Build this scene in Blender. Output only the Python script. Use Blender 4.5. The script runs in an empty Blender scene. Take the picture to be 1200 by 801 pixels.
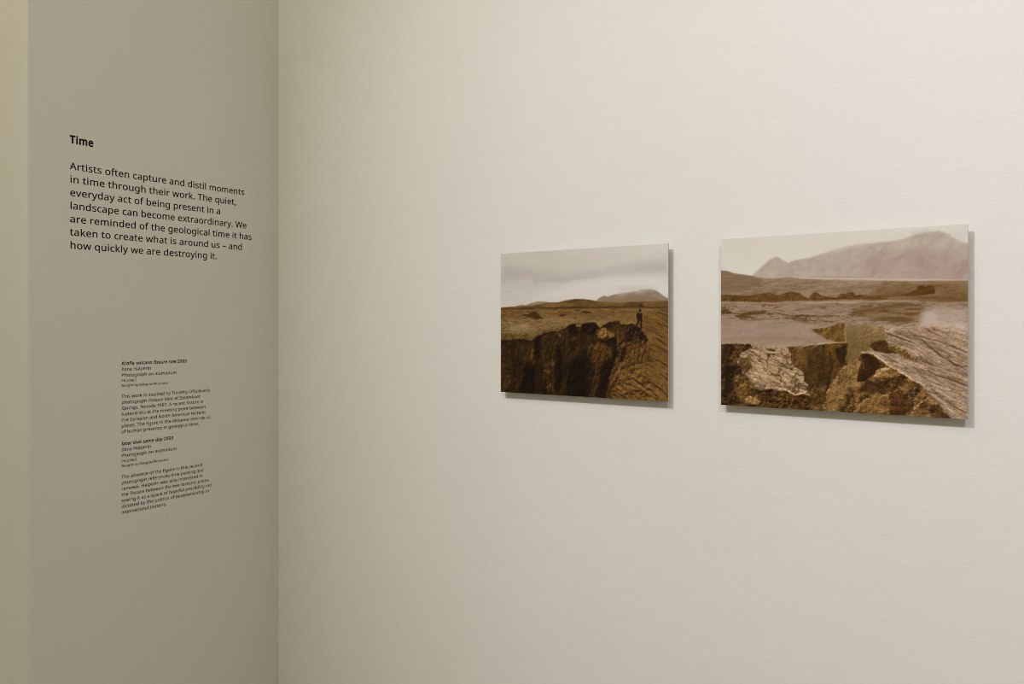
import bpy, math
import numpy as np

# ------------------------------------------------------------------ camera, world, lights, exposure
scene = bpy.context.scene
COL = scene.collection
FOCAL_PX = 976.0
EYE = 1.50                                   # camera height, metres
CAM_X, CAM_D = 1.8108, 1.44                  # metres from the text wall and from the picture wall

cam = bpy.data.cameras.new('camera')
cam.sensor_width = 36.0
cam.lens = 36.0 * FOCAL_PX / 1200.0
cam.shift_y = -20.5 / 1200.0
cam.clip_start = 0.01
cam_o = bpy.data.objects.new('camera', cam)
cam_o.location = (CAM_X, -CAM_D, EYE)
cam_o.rotation_euler = (math.pi / 2, 0, math.radians(35.842))
COL.objects.link(cam_o)
scene.camera = cam_o

scene.cycles.use_denoising = True
scene.cycles.denoising_prefilter = 'NONE'
scene.cycles.denoising_input_passes = 'RGB_ALBEDO_NORMAL'
scene.cycles.filter_width = 1.0
scene.view_settings.view_transform = 'Standard'
scene.view_settings.look = 'None'
scene.view_settings.exposure = -0.07
scene.view_settings.gamma = 1.0
scene.view_settings.use_curve_mapping = False

world = bpy.data.worlds.new('world')
world.use_nodes = True
world.node_tree.nodes['Background'].inputs['Color'].default_value = (1.0, 0.86, 0.66, 1)
world.node_tree.nodes['Background'].inputs['Strength'].default_value = 0.0
scene.world = world


def aim(o, target):
    from mathutils import Vector
    d = Vector(target) - o.location
    o.rotation_euler = d.to_track_quat('-Z', 'Y').to_euler()


def spot(name, loc, target, power, size_deg, blend, color, radius):
    l = bpy.data.lights.new(name, 'SPOT')
    l.energy = power
    l.spot_size = math.radians(size_deg)
    l.spot_blend = blend
    l.color = color
    l.shadow_soft_size = radius
    o = bpy.data.objects.new(name, l)
    o.location = loc
    COL.objects.link(o)
    aim(o, target)
    return o


# two gallery spotlights near the ceiling, and the soft light of the luminous ceiling
SPOT_COL = (0.965, 0.982, 1.09)
spot('gallery_spotlight', (0.12, -3.00, EYE + 2.92), (1.60, 0.0, EYE - 0.20), 300.0, 45.0, 1.0, SPOT_COL, 0.014)
spot('gallery_spotlight', (2.75, -2.10, EYE + 2.15), (2.60, 0.0, EYE + 0.60), 132.0, 75.0, 1.0, SPOT_COL, 0.018)
for (lx, ly, watts) in ((0.5, -2.5, 41.5), (1.9, -3.4, 26.5), (3.6, -3.4, 17.0), (-1.3, -3.0, 12.0)):
    ar = bpy.data.lights.new('ceiling_light', 'AREA')
    ar.shape = 'RECTANGLE'
    ar.size, ar.size_y = 2.0, 1.5
    ar.energy = watts
    ar.color = (1.10, 1.005, 0.755)
    ar_o = bpy.data.objects.new('ceiling_light', ar)
    ar_o.location = (lx, ly, 4.75)
    COL.objects.link(ar_o)


# ------------------------------------------------------------------ helpers
def link_mesh(name, verts, faces, mat, parent=None):
    me = bpy.data.meshes.new(name)
    me.from_pydata(verts, [], faces)
    me.update()
    if mat:
        me.materials.append(mat)
    o = bpy.data.objects.new(name, me)
    COL.objects.link(o)
    o.parent = parent
    return o


def box_data(x0, y0, z0, x1, y1, z1):
    v = [(x0, y0, z0), (x1, y0, z0), (x1, y1, z0), (x0, y1, z0),
         (x0, y0, z1), (x1, y0, z1), (x1, y1, z1), (x0, y1, z1)]
    f = [(0, 3, 2, 1), (4, 5, 6, 7), (0, 1, 5, 4), (1, 2, 6, 5), (2, 3, 7, 6), (3, 0, 4, 7)]
    return v, f


def boxes(name, bl, mat, parent=None, bevel=0.0):
    V, F = [], []
    for b in bl:
        v, f = box_data(*b)
        n = len(V)
        V += v
        F += [tuple(i + n for i in q) for q in f]
    o = link_mesh(name, V, F, mat, parent)
    if bevel:
        m = o.modifiers.new('bevel', 'BEVEL')
        m.width = bevel
        m.segments = 2
    return o


def structure(o):
    o['kind'] = 'structure'
    return o


def thing(name, loc, label, cat, group=None):
    o = bpy.data.objects.new(name, None)
    o.location = loc
    o.empty_display_size = 0.1
    COL.objects.link(o)
    o['label'] = label
    o['category'] = cat
    if group:
        o['group'] = group
    return o


def new_mat(name, rough=0.6, spec=0.3, metallic=0.0, color=None):
    m = bpy.data.materials.new(name)
    m.use_nodes = True
    b = m.node_tree.nodes['Principled BSDF']
    b.inputs['Roughness'].default_value = rough
    b.inputs['Specular IOR Level'].default_value = spec
    b.inputs['Metallic'].default_value = metallic
    if color:
        b.inputs['Base Color'].default_value = (*color, 1)
    return m, m.node_tree.nodes, m.node_tree.links, b


def paint_mat(name, base, marks):
    """matt emulsion on plaster: roller stipple, soft trowel waves, a few scuffs and small dents"""
    m, N, L, b = new_mat(name, 0.82, 0.18)
    tc = N.new('ShaderNodeTexCoord')
    n1 = N.new('ShaderNodeTexNoise')
    n1.inputs['Scale'].default_value = 150.0
    n1.inputs['Detail'].default_value = 3.0
    n2 = N.new('ShaderNodeTexNoise')
    n2.inputs['Scale'].default_value = 9.0
    n2.inputs['Detail'].default_value = 4.0
    mp = N.new('ShaderNodeMapping')
    mp.inputs['Scale'].default_value = (1.0, 1.0, 1.9)      # roller grain lies a little sideways
    L.new(tc.outputs['Object'], mp.inputs['Vector'])
    L.new(mp.outputs['Vector'], n1.inputs['Vector'])
    L.new(mp.outputs['Vector'], n2.inputs['Vector'])
    # rare small dents and nicks
    vo = N.new('ShaderNodeTexVoronoi')
    vo.inputs['Scale'].default_value = 6.5
    vo.inputs['Randomness'].default_value = 1.0
    L.new(tc.outputs['Object'], vo.inputs['Vector'])
    pick = N.new('ShaderNodeSeparateColor')
    L.new(vo.outputs['Color'], pick.inputs['Color'])
    gt = N.new('ShaderNodeMath'); gt.operation = 'GREATER_THAN'; gt.inputs[1].default_value = 0.80
    L.new(pick.outputs[0], gt.inputs[0])
    dr = N.new('ShaderNodeMapRange')
    dr.inputs['From Min'].default_value = 0.010
    dr.inputs['From Max'].default_value = 0.022
    dr.inputs['To Min'].default_value = 1.0
    dr.inputs['To Max'].default_value = 0.0
    L.new(vo.outputs['Distance'], dr.inputs['Value'])
    dent = N.new('ShaderNodeMath'); dent.operation = 'MULTIPLY'
    L.new(gt.outputs[0], dent.inputs[0]); L.new(dr.outputs[0], dent.inputs[1])
    b1 = N.new('ShaderNodeBump'); b1.inputs['Strength'].default_value = 0.17; b1.inputs['Distance'].default_value = 0.0012
    L.new(n1.outputs['Fac'], b1.inputs['Height'])
    b2 = N.new('ShaderNodeBump'); b2.inputs['Strength'].default_value = 0.20; b2.inputs['Distance'].default_value = 0.004
    L.new(n2.outputs['Fac'], b2.inputs['Height']); L.new(b1.outputs['Normal'], b2.inputs['Normal'])
    b3 = N.new('ShaderNodeBump'); b3.inputs['Strength'].default_value = 0.5; b3.inputs['Distance'].default_value = 0.0015; b3.invert = True
    L.new(dent.outputs[0], b3.inputs['Height']); L.new(b2.outputs['Normal'], b3.inputs['Normal'])
    L.new(b3.outputs['Normal'], b.inputs['Normal'])
    # faint uneven coats of paint and a grubby mark here and there
    n3 = N.new('ShaderNodeTexNoise')
    n3.inputs['Scale'].default_value = 2.6
    n3.inputs['Detail'].default_value = 5.0
    L.new(tc.outputs['Object'], n3.inputs['Vector'])
    cr = N.new('ShaderNodeValToRGB')
    cr.color_ramp.elements[0].position = 0.30
    cr.color_ramp.elements[0].color = tuple(c * 0.975 for c in base) + (1,)
    cr.color_ramp.elements[1].position = 0.70
    cr.color_ramp.elements[1].color = (*base, 1)
    L.new(n3.outputs['Fac'], cr.inputs['Fac'])
    mx = N.new('ShaderNodeMix'); mx.data_type = 'RGBA'
    
    L.new(cr.outputs['Color'], mx.inputs[6])
    mx.inputs[7].default_value = (0.50, 0.46, 0.40, 1)
    mk = N.new('ShaderNodeMath'); mk.operation = 'MULTIPLY'; mk.inputs[1].default_value = marks
    L.new(dent.outputs[0], mk.inputs[0])
    L.new(mk.outputs[0], mx.inputs[0])
    L.new(mx.outputs[2], b.inputs['Base Color'])
    return m


# ------------------------------------------------------------------ the gallery room
WALL = (0.815, 0.805, 0.780)
m_wall = paint_mat('white_wall_paint', WALL, 0.22)
m_ceil, *_ = new_mat('ceiling_paint', 0.9, 0.1, 0, (0.78, 0.77, 0.74))
m_floor, N, L, b = new_mat('grey_floor', 0.45, 0.35)
tc = N.new('ShaderNodeTexCoord')
nz = N.new('ShaderNodeTexNoise'); nz.inputs['Scale'].default_value = 7.0; nz.inputs['Detail'].default_value = 6.0
rp = N.new('ShaderNodeValToRGB')
rp.color_ramp.elements[0].color = (0.20, 0.18, 0.15, 1)
rp.color_ramp.elements[1].color = (0.30, 0.27, 0.23, 1)
L.new(tc.outputs['Object'], nz.inputs['Vector']); L.new(nz.outputs['Fac'], rp.inputs['Fac']); L.new(rp.outputs['Color'], b.inputs['Base Color'])
m_skirt, *_ = new_mat('skirting_paint', 0.5, 0.3, 0, (0.74, 0.73, 0.70))

X0, X1, Y0, ZC = -2.6, 5.2, -5.6, 4.8
PIER = 0.635                                  # how far the text wall comes forward
structure(boxes('floor', [(X0 - .2, Y0 - .2, -.2, X1 + .2, .2, 0)], m_floor))
structure(boxes('ceiling', [(X0 - .2, Y0 - .2, ZC, X1 + .2, .2, ZC + .2)], m_ceil))
structure(boxes('wall_right', [(0, 0, 0, X1, .2, ZC)], m_wall))
structure(boxes('wall_left', [(X0, -PIER, 0, 0, .2, ZC)], m_wall, bevel=0.0016))
structure(boxes('wall_far_left', [(X0 - .2, Y0, 0, X0, .2, ZC)], m_wall))
structure(boxes('wall_far_right', [(X1, Y0, 0, X1 + .2, .2, ZC)], m_wall))
structure(boxes('wall_back', [(X0 - .2, Y0 - .2, 0, X1 + .2, Y0, ZC)], m_wall))
structure(boxes('baseboard_right', [(0.016, -.016, 0, X1, 0, .12)], m_skirt, bevel=.003))
structure(boxes('baseboard_left', [(0, -PIER - .016, 0, .016, 0, .12), (X0, -PIER - .016, 0, 0, -PIER, .12)], m_skirt, bevel=.003))

# ------------------------------------------------------------------ vinyl lettering on the text wall
GLYPHS = {
    ',': [268,[[[192,105,190,109,186,82],[169,29,178,56,160,2],[138,-52,149,-25,127,-79],[106,-129,117,-105,84,-129],[41,-129,63,-129,48,-104],[60,-48,54,-76,67,-19],[78,38,73,10,83,67],[91,116,88,93,122,116],[185,116,154,116,187,112]]]],
    '.': [268,[[[72,54,72,30,72,79],[90,106,78,96,102,116],[133,121,116,121,150,121],[177,106,165,116,190,96],[196,54,196,79,196,30],[177,2,190,13,165,-9],[133,-14,150,-14,116,-14],[90,2,102,-9,78,13]]]],
    '0': [572,[[[523,358,523,435,523,300],[510,203,519,248,501,158],[468,87,487,119,450,56],[394,15,425,32,364,-2],[285,-10,328,-10,232,-10],[152,34,187,5,117,63],[74,160,91,105,57,216],[49,358,49,281,49,435],[72,556,57,501,88,611],[148,682,113,653,183,710],[285,725,228,725,338,725],[418,682,383,711,453,652],[497,556,480,611,514,501]],[[137,358,137,423,137,293],[151,195,142,238,161,152],[198,97,177,119,220,76],[285,65,249,65,321,65],[371,97,350,76,393,118],[419,194,409,151,429,238],[434,358,434,293,434,423],[419,520,429,477,409,563],[371,617,393,596,350,639],[285,650,321,650,249,650],[198,617,220,639,177,596],[151,520,161,563,142,477]]]],
    '1': [572,[[[355,0,355,238,326,0],[269,0,298,0,269,166],[269,499,269,333,269,518],[269,548,269,535,270,561],[271,585,270,574,272,597],[273,622,272,609,262,611],[244,595,253,602,235,588],[211,567,224,578,186,546],[135,505,160,526,120,525],[89,564,104,544,153,614],[282,714,218,664,306,714],[355,714,331,714,355,476]]]],
    '2': [572,[[[520,0,520,27,363,0],[48,0,205,0,48,24],[48,73,48,49,110,136],[235,262,173,199,271,298],[326,358,301,330,351,386],[382,440,369,413,395,467],[401,529,401,497,401,568],[366,618,389,598,343,639],[275,649,312,649,240,649],[183,631,210,643,157,619],[103,581,130,602,87,601],[56,640,72,620,75,656],[117,683,95,670,140,696],[190,713,164,706,217,720],[275,724,245,724,320,724],[390,701,358,716,422,686],[464,635,447,664,482,607],[491,534,491,573,491,497],[468,429,483,462,453,396],[404,333,431,364,377,301],[308,231,345,267,258,182],[159,84,209,133,159,83],[159,80,159,81,279,80],[520,80,400,80,520,53]]]],
    '3': [572,[[[493,547,493,598,493,515],[475,464,487,487,463,441],[423,407,446,422,401,392],[345,376,375,382,345,375],[345,372,345,373,402,365],[473,318,445,347,501,289],[515,203,515,250,515,162],[486,92,505,125,467,60],[397,17,437,35,356,-1],[241,-10,304,-10,204,-10],[137,-1,169,-7,105,4],[45,29,74,14,45,56],[45,111,45,84,75,96],[142,76,107,85,177,68],[242,64,210,64,306,64],[381,101,352,76,409,127],[423,205,423,161,423,235],[399,277,415,259,384,296],[331,318,361,309,301,327],[223,331,265,331,200,331],[154,331,177,331,154,356],[154,406,154,381,177,406],[224,406,201,406,263,406],[322,423,296,412,349,434],[382,470,369,450,396,491],[403,541,403,514,403,576],[368,621,391,603,345,640],[273,650,313,650,248,650],[204,642,225,647,183,637],[146,621,164,631,129,612],[93,590,111,602,78,610],[49,650,64,630,74,670],[143,702,106,687,181,717],[272,724,224,724,347,724],[438,674,402,707,475,641]]]],
    '5': [572,[[[275,438,252,438,324,438],[402,413,366,430,438,396],[485,341,466,373,505,310],[515,228,515,273,515,179],[483,100,504,136,462,65],[391,18,431,38,352,0],[248,-10,304,-10,211,-10],[144,0,177,-7,112,7],[63,29,85,16,63,57],[63,112,63,84,87,97],[150,77,116,86,185,69],[249,65,218,65,284,65],[341,81,315,70,368,93],[403,132,388,110,418,155],[425,219,425,184,425,266],[382,326,411,301,353,352],[246,364,308,364,227,364],[182,359,206,362,158,356],[124,349,139,352,109,358],[80,377,95,368,89,489],[107,714,98,602,226,714],[465,714,346,714,465,687],[465,634,465,661,371,634],[182,634,276,634,176,565],[165,427,171,496,176,429],[211,434,192,431,230,437]]]],
    '6': [572,[[[55,305,55,252,55,346],[63,427,58,387,69,467],[93,540,79,505,107,576],[151,635,126,608,176,663],[244,700,207,685,282,716],[382,724,328,724,396,724],[428,722,411,723,446,721],[470,715,459,718,470,690],[470,640,470,665,458,644],[429,649,444,647,414,651],[384,652,399,652,338,652],[269,629,300,644,238,614],[196,566,214,593,179,539],[158,474,166,509,150,439],[143,363,145,402,145,363],[149,363,147,363,159,379],[187,406,172,393,202,419],[242,436,221,429,264,443],[318,447,289,447,359,447],[426,421,396,438,457,405],[499,347,482,380,516,315],[525,230,525,276,525,181],[497,102,516,138,478,66],[418,19,452,38,385,0],[298,-10,345,-10,264,-10],[203,9,232,-4,174,22],[125,67,148,41,103,93],[73,165,86,126,61,205]],[[297,64,272,64,339,64],[399,104,373,77,425,131],[438,230,438,173,438,275],[403,338,426,311,380,365],[300,378,346,378,269,378],[218,358,241,372,195,345],[163,309,176,329,151,289],[144,247,144,268,144,225],[153,182,147,203,160,161],[182,123,170,141,195,105],[230,80,211,91,250,69]]]],
    '7': [572,[[[136,0,168,0,234,211],[429,634,331,423,301,634],[44,634,172,634,44,661],[44,714,44,687,204,714],[523,714,363,714,523,691],[523,646,523,669,426,431],[233,0,330,215,201,0]]]],
    '8': [572,[[[285,724,244,724,327,724],[396,704,364,717,428,691],[471,647,453,672,490,622],[499,553,499,590,499,524],[480,478,493,499,468,457],[431,421,452,438,410,405],[363,378,388,391,392,364],[443,330,419,348,467,313],[500,269,486,292,515,246],[522,185,522,218,522,145],[493,81,512,110,474,53],[411,14,446,30,376,-2],[288,-10,335,-10,237,-10],[157,13,193,-2,122,28],[76,78,95,50,58,107],[49,182,49,141,49,215],[69,267,56,243,83,291],[124,329,101,312,147,346],[197,373,171,361,174,386],[133,418,153,401,114,435],[88,477,99,455,77,499],[72,554,72,525,72,591],[100,646,81,621,119,671],[176,704,144,691,208,717]],[[135,181,135,206,135,146],[172,94,147,117,197,71],[286,60,235,60,335,60],[397,94,372,71,423,117],[436,184,436,147,436,207],[417,245,430,228,405,263],[365,293,388,279,343,307],[286,331,317,320,281,333],[270,337,275,335,241,324],[196,296,216,311,176,281],[150,246,161,265,140,227]],[[284,653,323,653,247,653],[193,626,217,644,170,609],[158,550,158,583,158,525],[175,488,164,505,187,471],[223,445,203,457,243,434],[289,412,265,423,312,422],[351,445,333,433,370,457],[395,488,384,471,406,505],[412,550,412,526,412,583],[377,626,400,609,354,644]]]],
    'A': [639,[[[545,0,576,0,516,74],[459,221,488,147,365,221],[176,221,270,221,148,147],[91,0,119,74,61,0],[0,0,30,0,93,239],[279,717,186,478,306,717],[360,717,333,717,453,478],[638,0,545,239,607,0]],[[352,517,379,445,350,522],[342,546,347,532,337,560],[328,589,333,574,324,604],[318,624,321,616,315,611],[307,583,311,597,304,570],[296,546,300,557,293,535],[287,517,290,525,260,445],[206,301,233,373,281,301],[432,301,357,301,405,373]]]],
    'B': [650,[[[301,714,233,714,390,714],[503,674,458,701,549,648],[572,537,572,602,572,509],[556,462,567,484,546,441],[510,408,531,423,490,394],[436,379,465,384,436,377],[436,374,436,376,466,369],[517,348,493,361,542,335],[575,294,561,317,589,271],[596,203,596,240,596,160],[566,92,586,123,546,62],[480,23,517,39,443,8],[348,0,399,0,264,0],[97,0,181,0,97,238],[97,714,97,476,165,714]],[[319,410,275,410,380,410],[445,439,422,420,468,459],[479,527,479,488,479,566],[437,611,465,594,410,629],[305,637,366,637,266,637],[187,637,226,637,187,561],[187,410,187,486,231,410]],[[187,335,233,335,187,249],[187,76,187,162,235,76],[331,76,283,76,394,76],[463,113,438,88,488,138],[500,210,500,170,500,235],[483,276,494,257,472,295],[428,319,454,309,403,330],[324,335,368,335,278,335]]]],
    'E': [556,[[[496,0,496,26,363,0],[97,0,230,0,97,238],[97,714,97,476,230,714],[496,714,363,714,496,688],[496,635,496,661,393,635],[187,635,290,635,187,561],[187,412,187,486,284,412],[478,412,381,412,478,386],[478,334,478,360,381,334],[187,334,284,334,187,249],[187,79,187,164,290,79],[496,79,393,79,496,53]]]],
    'F': [519,[[[187,0,187,101,157,0],[97,0,127,0,97,238],[97,714,97,476,230,714],[496,714,363,714,496,688],[496,635,496,661,393,635],[187,635,290,635,187,551],[187,382,187,466,284,382],[477,382,380,382,477,356],[477,303,477,329,380,303],[187,303,284,303,187,202]]]],
    'G': [728,[[[407,377,407,350,489,377],[654,377,572,377,654,260],[654,27,654,144,615,14],[537,-1,576,5,498,-7],[403,-10,453,-10,329,-10],[216,34,267,5,165,64],[100,161,127,106,74,217],[61,357,61,282,61,432],[105,551,76,496,134,606],[231,678,177,648,286,709],[431,724,353,724,471,724],[544,713,509,720,580,706],[644,682,613,695,633,656],[610,604,621,630,585,615],[524,633,556,625,493,641],[426,645,460,645,369,645],[280,610,321,633,239,587],[187,510,208,554,166,468],[155,357,155,416,155,300],[182,206,164,250,201,163],[269,104,230,129,308,80],[424,68,360,68,455,68],[504,73,482,70,526,76],[564,85,546,80,564,156],[564,297,564,226,512,297],[407,297,459,297,407,324]]]],
    'H': [741,[[[643,0,643,238,613,0],[553,0,583,0,553,111],[553,333,553,222,431,333],[187,333,309,333,187,222],[187,0,187,111,157,0],[97,0,127,0,97,238],[97,714,97,476,127,714],[187,714,157,714,187,613],[187,412,187,513,309,412],[553,412,431,412,553,513],[553,714,553,613,583,714],[643,714,613,714,643,476]]]],
    'I': [339,[[[298,0,298,17,212,0],[40,0,126,0,40,17],[40,52,40,35,68,58],[124,71,96,65,124,261],[124,642,124,452,96,649],[40,662,68,655,40,679],[40,714,40,697,126,714],[298,714,212,714,298,697],[298,662,298,679,270,655],[214,642,242,649,214,452],[214,71,214,261,242,65],[298,52,270,58,298,35]]]],
    'K': [619,[[[619,0,521,134,584,0],[513,0,548,0,429,114],[260,341,344,227,236,320],[187,277,211,298,187,185],[187,0,187,92,157,0],[97,0,127,0,97,238],[97,714,97,476,127,714],[187,714,157,714,187,597],[187,362,187,479,207,385],[248,430,227,407,269,453],[310,498,289,475,374,570],[503,714,439,642,538,714],[608,714,573,714,514,610],[325,403,419,507,423,269]]]],
    'M': [907,[[[412,0,437,0,334,209],[177,626,255,417,176,626],[173,626,174,626,174,613],[176,575,175,596,177,554],[179,507,178,532,180,483],[180,433,180,458,180,289],[180,0,180,144,152,0],[97,0,125,0,97,238],[97,714,97,476,141,714],[230,714,186,714,303,519],[450,129,377,324,451,129],[454,129,453,129,529,324],[678,714,603,519,722,714],[810,714,766,714,810,476],[810,0,810,238,780,0],[721,0,751,0,721,146],[721,439,721,293,721,462],[722,508,721,485,723,532],[725,573,724,553,726,594],[728,625,727,611,727,625],[724,625,725,625,645,417],[486,0,565,208,461,0]]]],
    'N': [760,[[[663,0,663,238,628,0],[558,0,593,0,431,198],[176,593,303,395,175,593],[172,593,173,593,173,578],[175,538,175,559,176,517],[178,471,178,495,179,448],[180,399,180,424,180,266],[180,0,180,133,152,0],[97,0,125,0,97,238],[97,714,97,476,132,714],[201,714,166,714,328,517],[582,123,455,320,583,123],[586,123,585,123,585,134],[583,171,584,150,582,192],[580,241,581,216,579,266],[579,311,579,290,579,445],[579,714,579,580,607,714],[663,714,635,714,663,476]]]],
    'O': [781,[[[720,358,720,432,720,303],[699,207,713,252,685,163],[636,91,664,124,609,58],[533,16,574,33,492,-1],[391,-10,445,-10,335,-10],[245,16,286,-1,204,34],[142,91,169,59,115,124],[81,208,94,163,68,253],[61,359,61,304,61,432],[97,551,73,496,121,606],[206,679,157,648,255,710],[392,725,317,725,463,725],[572,679,523,710,621,649],[682,551,658,607,707,496]],[[156,358,156,418,156,298],[181,203,164,246,198,160],[258,103,223,126,293,80],[391,68,338,68,445,68],[523,103,489,80,558,126],[600,203,583,160,617,246],[625,358,625,298,625,448],[569,569,606,518,532,620],[392,646,473,646,338,646],[258,611,294,634,223,588],[181,512,198,555,164,469]]]],
    'P': [605,[[[286,714,223,714,379,714],[490,659,447,696,533,622],[554,504,554,571,554,475],[539,419,549,446,530,392],[492,347,514,368,470,326],[404,296,441,309,367,284],[269,278,322,278,242,278],[187,278,214,278,187,185],[187,0,187,93,157,0],[97,0,127,0,97,238],[97,714,97,476,160,714]],[[278,637,341,637,248,637],[187,637,217,637,187,543],[187,355,187,449,211,355],[259,355,235,355,304,355],[372,369,342,360,402,379],[439,416,424,395,454,437],[461,500,461,465,461,546],[417,603,446,580,388,626]]]],
    'R': [622,[[[294,714,228,714,353,714],[440,691,402,706,479,676],[526,624,507,654,545,594],[554,511,554,556,554,473],[533,416,547,441,519,391],[479,355,501,370,458,341],[411,320,435,329,476,213],[607,0,542,107,572,0],[502,0,537,0,444,98],[329,295,387,197,282,295],[187,295,234,295,187,197],[187,0,187,98,157,0],[97,0,127,0,97,238],[97,714,97,476,163,714]],[[289,636,328,636,255,636],[187,636,221,636,187,548],[187,371,187,459,223,371],[294,371,258,371,352,371],[421,405,394,382,448,428],[461,507,461,462,461,538],[442,582,455,563,430,601],[386,623,411,614,361,632]]]],
    'S': [549,[[[502,191,502,228,502,148],[471,82,492,112,450,53],[382,14,421,30,344,-2],[247,-10,299,-10,220,-10],[171,-6,195,-9,146,-3],[104,5,124,1,84,10],[51,24,66,17,51,53],[51,110,51,81,75,99],[140,81,105,90,176,72],[251,68,213,68,286,68],[340,82,316,73,364,91],[394,122,382,105,406,139],[412,183,412,160,412,206],[397,242,407,226,387,258],[345,286,370,273,321,300],[244,330,287,314,213,341],[163,366,187,354,140,379],[106,411,121,394,91,428],[71,468,79,447,64,489],[60,542,60,514,60,580],[89,639,70,612,108,666],[169,702,135,687,204,717],[288,724,243,724,327,724],[396,713,363,720,429,706],[485,684,458,696,476,658],[457,607,466,633,432,618],[376,634,405,627,347,641],[286,645,317,645,256,645],[211,632,231,641,191,623],[166,595,176,611,156,580],[151,541,151,562,151,517],[166,481,156,497,176,465],[215,438,192,451,238,425],[307,397,268,411,349,382],[413,347,384,365,442,330],[479,284,464,309,494,259]]]],
    'T': [556,[[[323,0,323,212,293,0],[233,0,263,0,233,212],[233,635,233,423,159,635],[10,635,84,635,10,661],[10,714,10,688,188,714],[545,714,367,714,545,688],[545,635,545,661,471,635],[323,635,397,635,323,423]]]],
    'V': [600,[[[600,714,568,714,515,476],[345,0,430,238,315,0],[255,0,285,0,170,238],[0,714,85,476,31,714],[94,714,63,714,148,561],[255,256,201,409,262,237],[274,200,269,218,279,182],[288,148,284,165,293,132],[300,100,297,116,303,116],[311,149,307,132,316,166],[326,201,321,183,332,219],[345,258,338,238,398,410],[505,714,452,562,537,714]]]],
    'W': [930,[[[917,714,886,714,854,476],[727,0,790,238,697,0],[636,0,666,0,590,156],[497,468,543,312,493,482],[485,511,489,496,481,526],[474,553,477,540,471,566],[465,587,468,578,463,597],[461,609,462,604,460,604],[457,587,459,597,456,578],[450,553,453,566,447,540],[439,510,443,525,436,495],[427,465,432,480,382,310],[292,0,337,155,262,0],[201,0,231,0,138,238],[12,714,75,476,43,714],[106,714,75,714,143,569],[217,278,180,423,221,263],[228,232,225,248,231,218],[237,188,234,203,240,174],[245,147,243,160,247,134],[251,108,249,121,253,121],[257,149,255,135,260,163],[266,192,263,177,269,207],[277,238,273,223,281,253],[289,283,285,268,331,427],[415,714,373,570,446,714],[508,714,477,714,552,569],[639,280,595,425,644,265],[652,233,648,249,656,218],[663,188,660,203,666,173],[671,145,669,159,674,132],[678,108,676,119,680,125],[686,160,683,142,689,179],[698,218,693,198,703,238],[713,279,708,258,750,424],[823,714,786,569,854,714]]]],
    'a': [561,[[[288,545,253,545,353,545],[433,502,402,531,464,473],[480,365,480,428,480,243],[480,0,480,122,459,0],[416,0,437,0,410,25],[399,76,405,51,398,76],[395,76,396,76,380,57],[347,27,364,40,331,14],[291,-1,312,5,270,-7],[215,-10,245,-10,183,-10],[128,7,154,-4,103,18],[68,60,83,36,53,83],[46,149,46,113,46,202],[109,272,67,243,151,301],[303,320,216,317,333,321],[394,323,364,322,394,334],[394,355,394,344,394,400],[365,448,384,431,346,465],[283,474,318,474,255,474],[203,461,228,470,178,453],[132,433,154,444,123,455],[105,499,114,477,128,512],[188,531,156,522,220,540]],[[314,259,340,260,247,256],[175,227,201,246,150,208],[137,148,137,182,137,118],[164,82,146,96,183,68],[235,61,206,61,280,61],[348,98,318,73,378,123],[393,214,393,162,393,230],[393,262,393,246,367,261]]]],
    'b': [615,[[[173,575,173,637,173,552],[171,511,172,531,171,492],[168,465,169,476,170,465],[173,465,171,465,188,488],[236,522,209,507,263,537],[339,545,297,545,406,545],[499,475,459,522,540,429],[560,268,560,360,560,207],[532,114,551,155,514,73],[455,21,488,42,422,0],[339,-10,383,-10,297,-10],[236,13,263,-2,209,28],[173,68,188,47,171,68],[166,68,168,68,160,45],[148,0,154,23,127,0],[85,0,106,0,85,253],[85,760,85,507,114,760],[173,760,144,760,173,698]],[[324,472,373,472,286,472],[234,450,256,465,212,436],[187,384,196,414,178,355],[173,271,173,317,173,270],[173,267,173,268,173,201],[205,115,184,150,227,80],[326,63,267,63,374,63],[433,116,410,81,457,151],[469,269,469,202,469,336],[433,421,457,387,410,455]]]],
    'c': [480,[[[300,-10,331,-10,253,-10],[173,19,210,0,136,38],[86,109,107,68,65,150],[55,265,55,202,55,331],[88,426,66,385,110,467],[177,517,140,498,215,536],[306,546,258,546,333,546],[385,537,360,543,410,532],[447,517,431,525,438,493],[420,444,429,468,404,450],[364,461,385,456,343,466],[304,469,323,469,268,469],[215,446,238,461,192,431],[163,378,174,408,152,348],[146,266,146,311,146,223],[163,157,152,187,174,127],[214,89,191,104,237,74],[299,66,265,66,328,66],[376,75,354,69,399,81],[438,97,419,88,438,71],[438,19,438,45,420,10],[378,-2,400,3,357,-7]]]],
    'd': [615,[[[275,-10,303,-10,208,-10],[115,60,155,13,75,106],[55,267,55,175,55,359],[115,475,75,428,156,522],[276,546,209,546,304,546],[349,535,328,542,370,528],[403,507,388,519,418,495],[442,467,431,482,444,467],[448,467,446,467,447,476],[444,505,446,488,443,522],[442,546,442,536,442,617],[442,760,442,689,471,760],[530,760,501,760,530,507],[530,0,530,253,506,0],[459,0,483,0,455,24],[446,72,450,48,445,72],[442,72,443,72,431,57],[403,30,418,43,388,18],[349,1,370,8,327,-6]],[[289,63,241,63,346,63],[408,109,385,79,431,141],[443,250,443,187,443,255],[443,266,443,261,443,333],[410,419,432,384,388,455],[288,473,347,473,241,473],[181,416,205,454,158,379],[146,265,146,328,146,201],[181,116,158,151,205,81]]]],
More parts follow.
